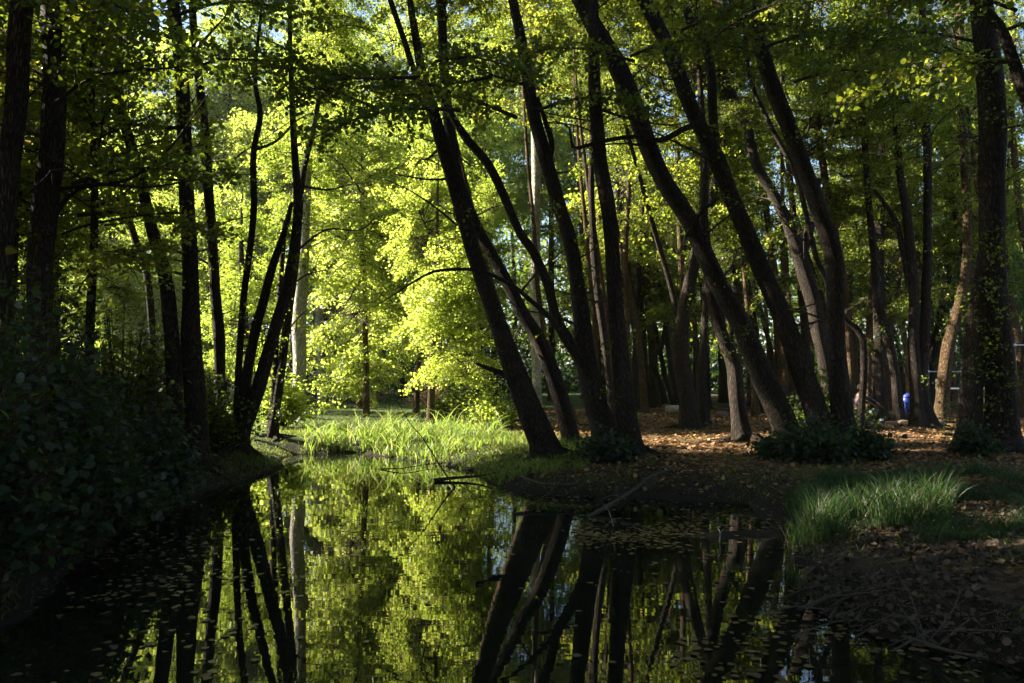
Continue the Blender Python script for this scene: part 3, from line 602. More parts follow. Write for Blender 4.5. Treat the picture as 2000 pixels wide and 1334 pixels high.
# off-frame shade trees, left of the pond
for i, (x, y, h, zc, s) in enumerate([(-10.2,14.4,15,9,1.15),(-13,16.0,15,8.5,1.1),(-14,9.5,15,8,1.25),(-17.5,15.5,15,8,1.2),(-10,9,14,8,1.2),(-8,6,14,9,1.1),(-14,6,14,8,1.2),(-21,14.5,15,9,1.2),(-6,3,14,9,1.1),(-20,11,15,9,1.3),(-5,-3,14,8,1.2),(2,-5,14,8,1.2),(7,-2,14,8,1.2),(8,3,14,9,1.2),(10.5,7,14,9,1.2),(1,-1,14,10,1.2),(13,11,14,9,1.2),(6.2,.5,15,9.5,1.3),(9.2,5,15,9.5,1.3),(12.6,8.6,15,10,1.3),(4.5,-2,15,9,1.2)]):
    plain_tree(x, y, h, 'broad%d' % (i % 4), zc, s, 'tall leafy tree shading the pond from outside the photo', 'shade trees around the pond outside the photo', r=.22)

# distant wood: one far mass of foliage and trunks
def far_wood():
    r_ = np.random.RandomState(9); V, Fc, RN, o = [], [], [], 0; TB = []
    for i in range(90):
        ang = r_.uniform(-.75, .85); d_ = r_.uniform(58, 80)
        if ang < -.25 and r_.rand() < .55 or -.35 < ang < -.26: continue
        x, y = math.sin(ang)*d_, math.cos(ang)*d_; hh = r_.uniform(7, 12) if ang < -.2 else r_.uniform(13, 20)
        c = np.array((x, y, hh*.5)); n_ = 2600
        u = r_.normal(0, 1, (n_, 3)); u /= np.linalg.norm(u, axis=1)[:,None]; rad = r_.rand(n_)**.4
        p = c+u*rad[:,None]*np.array((4.2, 4.2, hh*.52))
        g = np.sin(p[:,0]*1.3)+np.sin(p[:,2]*1.7+i)+np.sin(p[:,1]*1.1+p[:,2]); p = p[g > -.9]
        lv, lf = leaf_verts(p, .30, r_); V.append(lv); Fc.append(lf+o); o += len(lv); RN.append(np.clip(r_.rand(len(lf))*.6+r_.rand()*.4, 0, 1))
        v, q, _, _ = tube([(x,y,0),(x+.2,y,hh*.4),(x-.2,y,hh*.8)], [.25,.2,.08], 5, step=2); TB.append((v, q))
    n_up = sum(len(q_) for q_ in Fc)
    for i in range(120):
        ang = -.95+1.9*(i+r_.rand())/120; d_ = r_.uniform(54, 66); x, y = math.sin(ang)*d_, math.cos(ang)*d_; n_ = 900
        u = r_.normal(0, 1, (n_, 3)); u /= np.linalg.norm(u, axis=1)[:,None]; p = np.array((x, y, 1.6))+u*(r_.rand(n_)**.4)[:,None]*np.array((2.4, 2, r_.uniform(2.0, 3.4)))
        lv, lf = leaf_verts(p[p[:,2] > .3], .26, r_); V.append(lv); Fc.append(lf+o); o += len(lv); RN.append(r_.rand(len(lf))*.5)
    lv = np.concatenate(V); lf = np.concatenate(Fc); bv, bf = join(TB)
    me = mesh_from('far_wood', np.vstack([lv, bv]), np.vstack([lf, bf+len(lv)]), np.concatenate(RN+[np.zeros(len(bf))]), [M_leaf, M_bark, M_leaf_dark], np.concatenate([np.zeros(n_up), np.full(len(lf)-n_up, 2), np.ones(len(bf))]))
    tag(obj('far_wood', me), 'distant mass of trees closing the view behind the wood', 'trees', kind='stuff')
far_wood()

# ------------------------------------------------------------------ weeping willow on the right, shrubs
def strand_tree():
    r_ = np.random.RandomState(3); pos = []; TB = []; x0, y0 = (1800-1000)/F*33, 33.0
    for i in range(230):
        a = r_.rand()*6.28; rr = 3.8*math.sqrt(r_.rand()); zt = 8.2-rr*.5+r_.normal(0, .5); L = r_.uniform(2.5, 5.2)
        bx, by = math.cos(a)*rr, math.sin(a)*rr; n_ = int(L*42); t = r_.rand(n_)
        pos.append(np.stack([bx+.12*np.sin(t*3+i)+r_.normal(0,.05,n_), by+.1*np.cos(t*4+i)+r_.normal(0,.05,n_), zt-t*L], -1))
        TB.append(tube([(bx*.3,by*.3,zt-.6),(bx*.8,by*.8,zt+.3),(bx,by,zt-.3),(bx+.1,by,zt-L)], [.03,.02,.01,.003], 3, step=.9)[:2])
    root = empty('willow_tree', (x0, y0, .38), 'weeping willow with hanging blue-green strands behind the right trunks', 'tree')
    lv, lf = leaf_verts(np.concatenate(pos), .13, r_, KITE*np.array((.45,1,1)), .8, 1.5)
    obj('crown', mesh_from('crown', lv, lf, r_.rand(len(lf)), [M_willow]), root)
    bv, bf = join(TB); obj('branches', mesh_from('branches', bv, bf, mats=[M_branch]), root)
    v, q, _, _ = tube([(0,0,-.2),(.1,0,2),(.3,0,4.5),(0,0,7.8)], [.34,.28,.22,.1], 12, .08, 5, .5); obj('trunk', mesh_from('trunk', v, q, mats=[M_bark], smooth=True), root)
strand_tree()
def shrub(x, y, rx, rz, n_, leaf, m_, label, seed, name='shrub', shape=HEX, zoff=0.0, group=None):
    r_ = np.random.RandomState(seed); pos = []; TB = []
    z0 = gz1(x, y)
    for i in range(n_):
        a = r_.rand()*6.28; t = r_.rand()**.6; e = np.array((math.cos(a)*rx*t*(.7+.5*r_.rand()), math.sin(a)*rx*t, rz*(1.02-.75*t**1.6)*(.45+.6*r_.rand())+zoff))
        b = np.array((math.cos(a)*.12, math.sin(a)*.12, -.1)); mid = (b+e)/2+np.array((0,0,.25*rz*.5))
        TB.append(tube([b, mid, e], [.016,.010,.003], 4, step=.3)[:2])
        m2 = 34; tt = .35+.65*r_.rand(m2)
        c = (1-tt)[:,None]**2*b+2*((1-tt)*tt)[:,None]*mid+(tt**2)[:,None]*e
        pos.append(c+r_.normal(0, 1, (m2, 3))*(.05+leaf*1.1))
    pos = np.concatenate(pos); pos = pos[pos[:,2] > .02]
    root = empty(name, (x, y, z0), label, 'shrub', group)
    lv, lf = leaf_verts(pos, leaf, r_, shape, .6, .4)
    rn = r_.rand(len(lf))*.96; rn[r_.rand(len(lf)) < .008] = 1.4
    obj('foliage', mesh_from('foliage', lv, lf, rn, [m_]), root)
    bv, bf = join(TB); obj('stems', mesh_from('stems', bv, bf, mats=[M_branch]), root)
def SX(px, Y): return (px-1000)/F*Y
gsL = 'broad-leaved bushes on the left bank'
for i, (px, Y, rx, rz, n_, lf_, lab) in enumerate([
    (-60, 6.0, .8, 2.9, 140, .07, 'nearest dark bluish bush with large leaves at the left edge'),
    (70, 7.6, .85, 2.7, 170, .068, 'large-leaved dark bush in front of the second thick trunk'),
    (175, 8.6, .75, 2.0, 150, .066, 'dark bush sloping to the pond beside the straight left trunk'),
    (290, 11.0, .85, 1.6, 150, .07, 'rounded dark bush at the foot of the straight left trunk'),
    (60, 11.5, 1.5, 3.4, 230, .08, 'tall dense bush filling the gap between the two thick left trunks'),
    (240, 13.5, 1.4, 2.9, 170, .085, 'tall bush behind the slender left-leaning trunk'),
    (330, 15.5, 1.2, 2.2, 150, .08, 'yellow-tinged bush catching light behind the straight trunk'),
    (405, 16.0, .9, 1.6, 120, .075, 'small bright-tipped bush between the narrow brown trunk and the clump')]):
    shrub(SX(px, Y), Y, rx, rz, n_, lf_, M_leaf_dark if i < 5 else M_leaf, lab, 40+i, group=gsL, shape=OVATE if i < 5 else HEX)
shrub(SX(545, 21.5), 21.5, .9, 2.1, 110, .08, M_leaf_pale, 'bright yellow-green bush wrapped round the brownish twin stems', 61)
shrub(SX(1590, 13.3), 13.3, .62, .75, 120, .062, M_leaf_dark, 'dark rounded shrub hiding the feet of the leaning alders', 62)
shrub(SX(1520, 13.9), 13.9, .45, .55, 60, .062, M_leaf_dark, 'smaller dark shrub left of the rounded one at the alder feet', 63)
shrub(SX(1690, 13.8), 13.8, .5, .6, 60, .075, M_leaf_dark, 'low dark shrub right of the rounded one below the person', 64)
shrub(SX(1180, 14.0), 14.0, .5, .45, 60, .07, M_leaf_dark, 'low dark plant cluster at the foot of the arching-limb alder', 65)
shrub(SX(1900, 14.0), 14.0, .4, .55, 40, .06, M_leaf_dark, 'ivy-like shrub in front of the massive right trunk', 66)
shrub(SX(1600, 16.5), 16.5, .7, 1.6, 80, .075, M_leaf, 'leafy shrub between the long alder and the third alder at mid height', 67)
shrub(SX(850, 33), 33, 1.3, 1.2, 70, .08, M_leaf_red, 'pinkish-red autumn shrub behind the reeds', 68)
shrub(SX(700, 40), 40, 1.6, 1.5, 90, .12, M_leaf_red, 'pale reddish shrub far behind the sunlit tree', 69)
shrub(SX(960, 21), 21, .8, 1.1, 80, .075, M_leaf_pale, 'small sunlit bush behind the foot of the big leaning alder', 70)
shrub(SX(900, 27), 27, 1.3, 1.2, 100, .085, M_leaf, 'dark low bush in shade behind the reeds', 71)

# ------------------------------------------------------------------ grass, reeds, leaf litter
def blades(x, y, z, h, wd, bend, r_, seg=4):
    n_ = len(x); az = r_.rand(n_)*6.28; fa = r_.rand(n_)*6.28
    t = np.linspace(0, 1, seg+1)
    B = bend*(.5+r_.rand(n_))
    X = x[:,None]+np.cos(az)[:,None]*(B*h)[:,None]*t**2; Yv = y[:,None]+np.sin(az)[:,None]*(B*h)[:,None]*t**2
    Z = z[:,None]+h[:,None]*(t-.35*B[:,None]*t**3)
    wv = (wd*(1-t**2.2)[None,:]*.5)*np.ones((n_,1))
    dx = np.cos(fa)[:,None]*wv; dy = np.sin(fa)[:,None]*wv
    A = np.stack([X-dx, Yv-dy, Z], -1); Bv = np.stack([X+dx, Yv+dy, Z], -1)
    V = np.stack([A, Bv], 2).reshape(-1, 3)
    base = np.arange(n_)[:,None]*(seg+1)*2; k_ = np.arange(seg)[None,:]*2
    Fq = np.stack([base+k_, base+k_+1, base+k_+3, base+k_+2], -1).reshape(-1, 4)
    return V, Fq, np.repeat(r_.rand(n_), seg)
def field(name, label, cat, n_, region, h, wd, bend, m_, seed, dens=None, seg=4, zmin=-.05, dmax=None):
    r_ = np.random.RandomState(seed); x0, x1, y0, y1 = region
    x = r_.uniform(x0, x1, n_*4); y = r_.uniform(y0, y1, n_*4)
    k_ = dens(x, y, r_) if dens else np.ones(len(x), bool); x, y = x[k_][:n_], y[k_][:n_]
    z = gz(x, y); kk = z > zmin; x, y, z = x[kk], y[kk], z[kk]
    cl = .35+.55*np.clip(vn(x, y, 2.2, seed)+.5, 0, 1.3)+.25*np.clip(vn(x, y, 7.3, seed+3), -1, 1)
    hh = h*(.45+.75*r_.rand(len(x)))*cl
    V, Fq, rn = blades(x, y, z-.02, hh, wd, bend, r_, seg)
    tag(obj(name, mesh_from(name, V, Fq, rn, [m_])), label, cat, kind='stuff')
    print(name, len(x))
def PX(x, y): return 1000+x/y*F
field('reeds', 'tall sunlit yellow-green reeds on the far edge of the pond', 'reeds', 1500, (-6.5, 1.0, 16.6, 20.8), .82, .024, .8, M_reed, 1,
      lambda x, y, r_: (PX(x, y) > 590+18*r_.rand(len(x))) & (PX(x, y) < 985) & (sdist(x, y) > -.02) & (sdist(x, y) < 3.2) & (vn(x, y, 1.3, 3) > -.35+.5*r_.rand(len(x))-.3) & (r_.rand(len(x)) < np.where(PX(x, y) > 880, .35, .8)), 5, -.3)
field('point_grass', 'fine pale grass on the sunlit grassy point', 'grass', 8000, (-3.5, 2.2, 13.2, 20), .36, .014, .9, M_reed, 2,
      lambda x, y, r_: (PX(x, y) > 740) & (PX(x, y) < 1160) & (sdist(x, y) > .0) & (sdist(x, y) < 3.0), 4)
field('bank_grass', 'short green grass on the left bank beyond the dark bank', 'grass', 9000, (-11, -3, 12.0, 24), .22, .009, .7, M_grass, 3,
      lambda x, y, r_: (sdist(x, y) > .05) & (vn(x, y, 2, 5) > -.3), 3)
field('bright_turf', 'bright low green turf on the sunlit tip of the left bank', 'grass', 7000, (-7.0, -3.2, 15.4, 20.5), .15, .012, .9, M_grass, 14,
      lambda x, y, r_: (sdist(x, y) > .02), 3)
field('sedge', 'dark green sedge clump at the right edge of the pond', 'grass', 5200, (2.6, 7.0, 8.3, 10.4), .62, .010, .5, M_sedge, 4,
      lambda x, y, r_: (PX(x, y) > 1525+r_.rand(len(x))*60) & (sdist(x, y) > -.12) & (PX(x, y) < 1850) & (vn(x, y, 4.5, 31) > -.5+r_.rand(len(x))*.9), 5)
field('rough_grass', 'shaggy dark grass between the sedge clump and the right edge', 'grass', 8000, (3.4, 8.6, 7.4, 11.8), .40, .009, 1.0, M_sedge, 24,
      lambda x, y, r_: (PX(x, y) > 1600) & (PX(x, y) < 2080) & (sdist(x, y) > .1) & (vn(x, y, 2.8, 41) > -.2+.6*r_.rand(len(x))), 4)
field('shade_grass', 'dark low grass along the shaded right bank', 'grass', 9000, (-1.2, 9, 4.5, 15), .17, .008, 1.1, M_grass, 5,
      lambda x, y, r_: (sdist(x, y) > .05) & (sdist(x, y) < 2.6) & (vn(x, y, 1.6, 7) > -.2), 3)
field('left_shade_grass', 'dim grass at the foot of the left bushes', 'grass', 6000, (-8, -1.5, 5, 15.5), .22, .009, .9, M_grass, 6,
      lambda x, y, r_: (sdist(x, y) > .02) & (sdist(x, y) < 2.5), 3)
field('lawn', 'short grass of the shaded lawn behind the reeds', 'grass', 16000, (-14, 6, 20, 44), .13, .02, .5, M_grass, 8, lambda x, y, r_: (green_amount(x, y) > .4), 2)
field('litter_grass', 'scattered grass tufts on the leaf litter', 'grass', 2600, (1, 16, 13, 30), .16, .010, .7, M_grass, 9, lambda x, y, r_: vn(x, y, 1.9, 11) > .42, 3)
def flat_leaves(name, label, cat, x, y, z, size, m_, seed, tilt=.35):
    r_ = np.random.RandomState(seed)
    lv, lf = leaf_verts(np.stack([x, y, z], -1), size, r_, HEX, tilt, 0)
    tag(obj(name, mesh_from(name, lv, lf, r_.rand(len(lf)), [m_])), label, cat, kind='stuff')
r_ = np.random.RandomState(77)
x = r_.uniform(-1.5, 20, 90000); y = 9+24*r_.rand(90000)**1.3
k_ = (sdist(x, y) > .0) & (x < y*.72+1) & (r_.rand(len(x)) < 1.15-green_amount(x, y)*.9) & (r_.rand(len(x)) < .12+sdist(x, y)/2.6) & (vn(x, y, 2.7, 13) > -.75+r_.rand(len(x))*.5)
x, y = x[k_], y[k_]; flat_leaves('fallen_leaves', 'brown and tan fallen leaves covering the wood floor', 'leaves', x, y, gz(x, y)+.012, .062, M_litter, 5, .4)
x = r_.uniform(-9, 3, 14000); y = r_.uniform(4, 17, 14000); k_ = (sdist(x, y) > .0); x, y = x[k_], y[k_]
xr = r_.uniform(2, 9, 30000); yr = r_.uniform(4, 10.5, 30000); kr = (sdist(xr, yr) > -.05) & (vn(xr, yr, 3.1, 4) > -.6+.6*r_.rand(len(xr)))
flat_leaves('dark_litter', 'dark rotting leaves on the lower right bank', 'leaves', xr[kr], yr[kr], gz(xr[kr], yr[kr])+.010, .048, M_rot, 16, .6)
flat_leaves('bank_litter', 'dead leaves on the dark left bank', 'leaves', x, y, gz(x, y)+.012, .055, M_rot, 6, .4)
def fl(n_):
    x = r_.uniform(-7, 7, n_); y = 3.6+12.5*r_.rand(n_)
    px = PX(x, y); py = 725+F*H/y
    d_ = .012+.55*np.exp(-((py-1040)/26)**2)*((px > 1120) & (px < 1560))+.55*np.clip((px-1250)/350, 0, 1)*np.clip((py-1130)/120, 0, 1)+.22*np.clip((620-px)/350, 0, 1)*np.clip((py-1020)/80, 0, 1)*np.clip(1.6-(py-1020)/200, .35, 1)
    d_ = d_*np.clip(vn(x, y, 2.4, 21)+.55, .05, 1.5)+.10*np.exp(-((py-965)/16)**2)*(px > 900)
    d_ = d_*np.clip((y-3.5)/3, .45, 1)
    k_ = (r_.rand(n_) < d_) & (sdist(x, y) < .05); return x[k_], y[k_]
x, y = fl(110000); zz = np.maximum(.004, gz(x, y)+.008)
flat_leaves('floating_leaves', 'fallen leaves floating on the still pond', 'leaves', x, y, zz+r_.rand(len(x))*.004, .055, M_float, 7, .05)
print('floating', len(x))

# ------------------------------------------------------------------ fallen branches, rocks
def fallen_branch(label, pts, r0, seed, twigs=6, m_=None, name='fallen_branch', tl=.5, group=None):
    r_ = np.random.RandomState(seed); pts = [np.array(p, float) for p in pts]; base = pts[0]
    rad = np.linspace(r0, r0*.25, len(pts)); root = empty(name, tuple(base), label, 'branch', group)
    v, q, p, r2 = tube(np.array(pts)-base, rad, 8, .12, seed, 0, .08); 
    TB = []
    for k in range(twigs):
        i = r_.randint(len(p)//4, len(p)-1); d_ = r_.normal(0, 1, 3); d_[2] = abs(d_[2])*.8; d_ /= np.linalg.norm(d_); L = tl*(.4+r_.rand())
        e = p[i]+d_*L; TB.append(tube([p[i], p[i]+d_*L*.5+r_.normal(0,.05,3), e, e+r_.normal(0,.25*L,3)], [r2[i]*.5, r2[i]*.35, r2[i]*.2, .0015], 4, .1, seed+k, 0, .1)[:2])
    obj('stem', mesh_from('stem', v, q, mats=[m_ or M_twig], smooth=True), root)
    if TB:
        bv, bf = join(TB); obj('twigs', mesh_from('twigs', bv, bf, mats=[m_ or M_twig]), root)
def at(px, py, z=0.0): return G(px, py, z)
def up(p, dz): return p+np.array((0, 0, dz))
a = at(1145, 1012, -.02); fallen_branch('long pale fallen branch slanting from the pond up the right bank', [a, P(1185, 990, a[1]+.3), P(1240, 955, a[1]+.75), P(1275, 928, a[1]+1.2), P(1320, 915, a[1]+1.6)], .035, 3, 5)
b = at(898, 965, -.1); fallen_branch('thin dark bare branch sticking up out of the pond in the centre', [b, P(880, 940, b[1]+.1), P(860, 910, b[1]+.2), P(825, 855, b[1]+.3), P(805, 832, b[1]+.35), P(785, 800, b[1]+.4), P(770, 768, b[1]+.4)], .016, 4, 4, M_branch, tl=.3)
fallen_branch('dark half-sunk log at the tip of the grassy point', [at(850, 938, .02), at(880, 934, .04), at(930, 930, .07), at(975, 922, .16)], .04, 5, 1, M_branch, name='log', tl=.3)
fallen_branch('thin dark sunken branches lying across the far pond by the reeds', [at(745, 916, .01), at(790, 914, .05), at(850, 905, .06), at(905, 905, .12)], .012, 6, 4, M_branch, tl=.45)
fallen_branch('dark root branch on the shaded bank below the grassy point', [at(1010, 928, .30), at(1060, 945, .22), at(1130, 945, .22)], .025, 7, 3, tl=.3)
gt = 'bare dead branches at the bottom right'
fallen_branch('curved grey dead branch arching over the bottom right bank', [at(1560, 1190, .05), at(1640, 1160, .12), at(1720, 1142, .20), at(1800, 1138, .25), at(1880, 1150, .22)], .016, 8, 9, group=gt)
fallen_branch('forked dead branch standing at the pond edge below the sedge', [at(1620, 1210, .02), at(1650, 1170, .10), at(1700, 1150, .22), at(1760, 1135, .35)], .014, 9, 7, group=gt)
fallen_branch('low dead branch lying toward the lower right corner', [at(1770, 1245, .05), at(1850, 1270, .08), at(1930, 1285, .12)], .018, 10, 7, group=gt)
fallen_branch('pale dead branch near the right edge of the bank', [at(1830, 1150, .2), at(1900, 1165, .22), at(1990, 1180, .3), at(2060, 1175, .32)], .014, 11, 8, group=gt)
fallen_branch('curly dead twig above the water left of the sedge', [at(1575, 1125, .05), at(1600, 1100, .2), at(1640, 1085, .28), at(1665, 1090, .30)], .010, 12, 9, group=gt, tl=.3)
fallen_branch('short white stick poking from the floating leaves', [at(1405, 1062, -.02), P(1407, 1040, YG(1060, 0)), P(1402, 1030, YG(1060, 0)), P(1409, 1024, YG(1060, 0))], .008, 13, 1, M_bark_pale, tl=.1)
fallen_branch('thin white twig standing beside the long pale branch', [at(1199, 1030, -.02), P(1190, 1000, YG(1030, 0)), P(1180, 984, YG(1030, 0))], .007, 14, 2, M_bark_pale, tl=.12)
for i, (px, py, L) in enumerate([(1740,1225,.7),(1820,1250,.8),(1680,1140,.6),(1930,1190,.8),(1560,1200,.5),(1640,1230,.8),(1900,1220,1.0),(1950,1250,.9),(1700,1190,.7),(1850,1200,.9),(1590,1160,.7)]):
    c = at(px, py, .1); a_ = random.uniform(-.6, .6)
    fallen_branch('thin dead twig in the tangle on the bottom right bank', [c+np.array((-L/2*math.cos(a_), -L/2*math.sin(a_), 0)), c+np.array((0, 0, .06)), c+np.array((L/2*math.cos(a_), L/2*math.sin(a_), .03))], .007, 20+i, 5, group='thin twigs in the bottom right tangle', tl=.4)
M_rock = plain('pale_rock', (.42,.36,.28), .9, 0, .4, 9); M_rock_d = plain('earthy_rock', (.16,.11,.075), .95, 0, .4, 9)
def rock(px, py, sx, sy, sz, label, seed, m_=None, Y=None):
    Y = Y or YG(py); p_ = P(px, py, Y); r_ = np.random.RandomState(seed)
    import bmesh
    bm = bmesh.new(); bmesh.ops.create_icosphere(bm, subdivisions=4, radius=1)
    k_ = r_.normal(0, 2.2, (5, 3)); ph = r_.rand(5)*6
    for v in bm.verts:
        c = np.array(v.co); dsp = sum(math.sin(float(np.dot(k_[j], c))+ph[j]) for j in range(5))*.07
        q_ = c*(1+dsp); q_ = np.where(np.abs(q_) > .72, np.sign(q_)*(.72+(np.abs(q_)-.72)*.35), q_); v.co = Vector((q_[0]*sx, q_[1]*sy, q_[2]*sz))
    me = bpy.data.meshes.new('rock'); bm.to_mesh(me); bm.free(); me.materials.append(m_ or M_rock)
    for f in me.polygons: f.use_smooth = True
    o = obj('rock', me); o.location = (p_[0], p_[1], gz1(p_[0], p_[1])+sz*.35); o.rotation_euler = (0, 0, r_.rand()*3)
    tag(o, label, 'rock')
rock(1318, 806, .42, .3, .22, 'pale sunlit boulder at the foot of the flared tree', 1)
rock(1302, 800, .2, .2, .18, 'small rock touching the pale boulder on its left', 2, M_rock_d)
rock(1408, 815, .24, .2, .18, 'brown rock right of the slim stem in the clearing', 3, M_rock_d)
rock(1445, 818, .30, .25, .16, 'low mossy rock behind the reddish footed trunk', 4, M_rock_d)
rock(1698, 834, .12, .1, .08, 'small pale stone left of the white cup', 5)
for i, (px, lab) in enumerate([(1742, 'first earthy root lump in front of the blue bag'), (1768, 'second earthy root lump below the blue bag'), (1800, 'large earthy lump below the joined brown pair'), (1828, 'earthy lump below the low bar post')]):
    rock(px, 842, .28, .2, .15, lab, 10+i, M_rock_d, Y=21.6)

# ------------------------------------------------------------------ exercise bars, bag, cup, person, car
import bmesh
M_steel = plain('worn_steel', (.62,.63,.65), .35, .7, .15, 50); M_post = plain('dark_post', (.05,.05,.055), .6, .2)
M_rust = plain('brown_post', (.14,.07,.05), .8)
def cyl(a, b, r, m_, name, parent, sides=12):
    v, q, _, _ = tube(np.array([a, (np.array(a)+np.array(b))/2, b]), [r, r, r], sides, step=5)
    n_ = len(v); caps = [np.arange(sides)[::-1], np.arange(n_-sides, n_)]
    me = mesh_from(name, v, [q, np.array(caps)], mats=[m_], smooth=False)
    return obj(name, me, parent)
def bars(label, pxl, pxr, ybar, Y, group, postm, shadow=1.0):
    a = P(pxl, ybar, Y); b = P(pxr, ybar, Y+.6); g = gz1(a[0], a[1])
    root = empty('exercise_bar', (a[0], a[1], g), label, 'exercise bar', group); o_ = np.array((a[0], a[1], g))
    cyl((0,0,-.3), (0,0,a[2]-g+.28), .05, postm, 'post', root); cyl(b*np.array((1,1,0))-np.array((a[0],a[1],.3)), b-o_+np.array((0,0,.28)), .05, postm, 'post', root)
    cyl(a-o_, b-o_, .024, M_steel, 'bar', root)
    for p_ in (a, b):
        cyl(p_-o_-np.array((0,.0,.045)), p_-o_+np.array((0,0,.045)), .062, M_steel, 'clamp', root)
bars('low white metal bar on a dark post left of the massive right trunk', 1831, 1925, 759, 23.5, 'metal exercise bars', M_post)
bars('higher faint bar passing behind the golden lit trunk', 1812, 1874, 726, 29, 'metal exercise bars', M_post)
bars('high metal bar on a reddish post cut by the right edge', 1981, 2060, 674, 25.5, 'metal exercise bars', M_rust)
# blue rucksack leaning on the pale trunk
M_blue = plain('blue_nylon', (.012,.035,.26), .5, 0, .3, 12); M_strap = plain('black_strap', (.02,.02,.025), .7); M_pale = plain('pale_cloth', (.42,.45,.55), .7)
c = P(1773, 824, 22.4); g = gz1(c[0], c[1]); bag = empty('rucksack', (c[0], c[1], g+.16), 'bright blue rucksack hung between the pale streaked trunk and the joined pair', 'bag')
def blob(name, sx, sy, sz, loc, m_, parent, seed=0, sq=.8, sub=3):
    bm = bmesh.new(); bmesh.ops.create_icosphere(bm, subdivisions=sub, radius=1)
    r_ = np.random.RandomState(seed); k_ = r_.normal(0, 2, (3, 3))
    for v in bm.verts:
        q_ = np.array(v.co); q_ = np.sign(q_)*np.abs(q_)**sq; q_ *= 1+.05*sum(math.sin(float(np.dot(k_[j], q_))*1.5+j) for j in range(3))
        v.co = Vector((q_[0]*sx, q_[1]*sy, q_[2]*sz))
    me = bpy.data.meshes.new(name); bm.to_mesh(me); bm.free(); me.materials.append(m_)
    for f in me.polygons: f.use_smooth = True
    return obj(name, me, parent, loc)
blob('body', .14, .11, .26, (0, 0, .28), M_blue, bag, 1, .9)
blob('pocket', .10, .05, .11, (0, -.10, .17), M_blue, bag, 2, .75)
blob('lid', .115, .10, .09, (.01, -.01, .47), M_blue, bag, 3, .95)
for s in (-1, 1):
    v, q, _, _ = tube([(s*.06,.08,.48),(s*.09,.14,.34),(s*.08,.10,.12)], [.018,.02,.014], 6, step=.05); obj('strap', mesh_from('strap', v, q, mats=[M_strap], smooth=True), bag)
v, q, _, _ = tube([(-.03,0,.52),(0,0,.60),(.03,0,.52)], [.01,.01,.01], 6, step=.03); obj('handle', mesh_from('handle', v, q, mats=[M_strap], smooth=True), bag)
v, q, _, _ = tube([(-.14,-.09,.36),(-.155,-.10,.2),(-.15,-.09,.06),(-.15,-.08,-.1)], [.02,.03,.025,.01], 6, step=.05); obj('towel', mesh_from('towel', v, q, mats=[M_pale], smooth=True), bag)
# cup
c = P(1722, 826, 22.0); g = gz1(c[0], c[1]); cup = empty('cup', (c[0], c[1], g), 'small white and blue cup standing on the leaves by the person', 'cup')
M_white = plain('white_plastic', (.75,.76,.80), .4, 0, .05); M_navy = plain('navy_print', (.05,.06,.22), .5)
def lathe(name, prof, m_, parent, loc=(0,0,0), n_=16):
    V = []; 
    for r0, z in prof:
        for k_ in range(n_): V.append((r0*math.cos(k_/n_*6.2832), r0*math.sin(k_/n_*6.2832), z))
    Q = [[i*n_+k_, i*n_+(k_+1) % n_, (i+1)*n_+(k_+1) % n_, (i+1)*n_+k_] for i in range(len(prof)-1) for k_ in range(n_)]
    return obj(name, mesh_from(name, V, np.array(Q), mats=[m_], smooth=True), parent, loc)
lathe('body', [(.001,0),(.036,0),(.048,.15),(.044,.15),(.034,.01)], M_white, cup); lathe('band', [(.0405,.04),(.0462,.11)], M_navy, cup); lathe('lid', [(.050,.148),(.050,.158),(.04,.166),(.001,.168)], M_white, cup)

# crouching person seen in profile, facing right
M_skin = plain('skin', (.22,.12,.085), .55, 0, .1); M_hair = plain('dark_hair', (.015,.01,.008), .95); M_shirt = plain('mauve_shirt', (.13,.095,.11), .8, 0, .35, 8)
M_sleeve = plain('black_sleeve', (.015,.015,.018), .8); M_trous = plain('grey_trousers', (.07,.07,.085), .85, 0, .3, 14); M_shoe = plain('dark_shoe', (.03,.03,.035), .6)
def skin_obj(name, verts, edges, radii, m_, parent, sub=2, rootv=0):
    me = bpy.data.meshes.new(name); me.from_pydata(verts, edges, []); o = obj(name, me, parent); me.materials.append(m_)
    md = o.modifiers.new('skin', 'SKIN'); md.use_smooth_shade = True
    for i, rr in enumerate(radii):
        sv = me.skin_vertices[0].data[i]; sv.radius = (rr, rr) if not isinstance(rr, tuple) else rr; sv.use_root = (i == rootv)
    s2 = o.modifiers.new('sub', 'SUBSURF'); s2.levels = sub; s2.render_levels = sub
    dg = bpy.context.evaluated_depsgraph_get(); ev = o.evaluated_get(dg)
    nm = bpy.data.meshes.new_from_object(ev); o.modifiers.clear(); o.data = nm
    return o
YP = 20.2; pb = P(1684, 834, YP); pg = gz1(pb[0], pb[1]); per = empty('person', (pb[0], pb[1], pg), 'person crouching among the trunks in a mauve top, one arm stretched over a knee', 'person')
per.scale = (.86, .86, .86)
# +x is forward (photo right); hips low, back leaning forward
bodyV = [(-.05,0,.34),(-.10,0,.50),(-.12,0,.68),(-.10,0,.84),(-.07,0,.95),(-.04,0,1.00),
         (-.08,-.18,.86),(.16,-.20,.80),(.40,-.14,.66),(.45,-.13,.62),(-.08,.18,.86),(.10,.22,.72),(.32,.16,.66),(.37,.14,.63),
         (.0,-.10,.32),(.40,-.15,.50),(.18,-.12,.08),(.30,-.13,.03),(.0,.10,.32),(.38,.16,.46),(.20,.13,.08),(.32,.14,.03)]
bodyE = [(0,1),(1,2),(2,3),(3,4),(4,5),(3,6),(6,7),(7,8),(8,9),(3,10),(10,11),(11,12),(12,13),(0,14),(14,15),(15,16),(16,17),(0,18),(18,19),(19,20),(20,21)]
bodyR = [.13,.125,.13,.12,.055,.05,.055,.042,.03,.03,.055,.042,.03,.03,.09,.062,.042,.035,.09,.062,.042,.035]
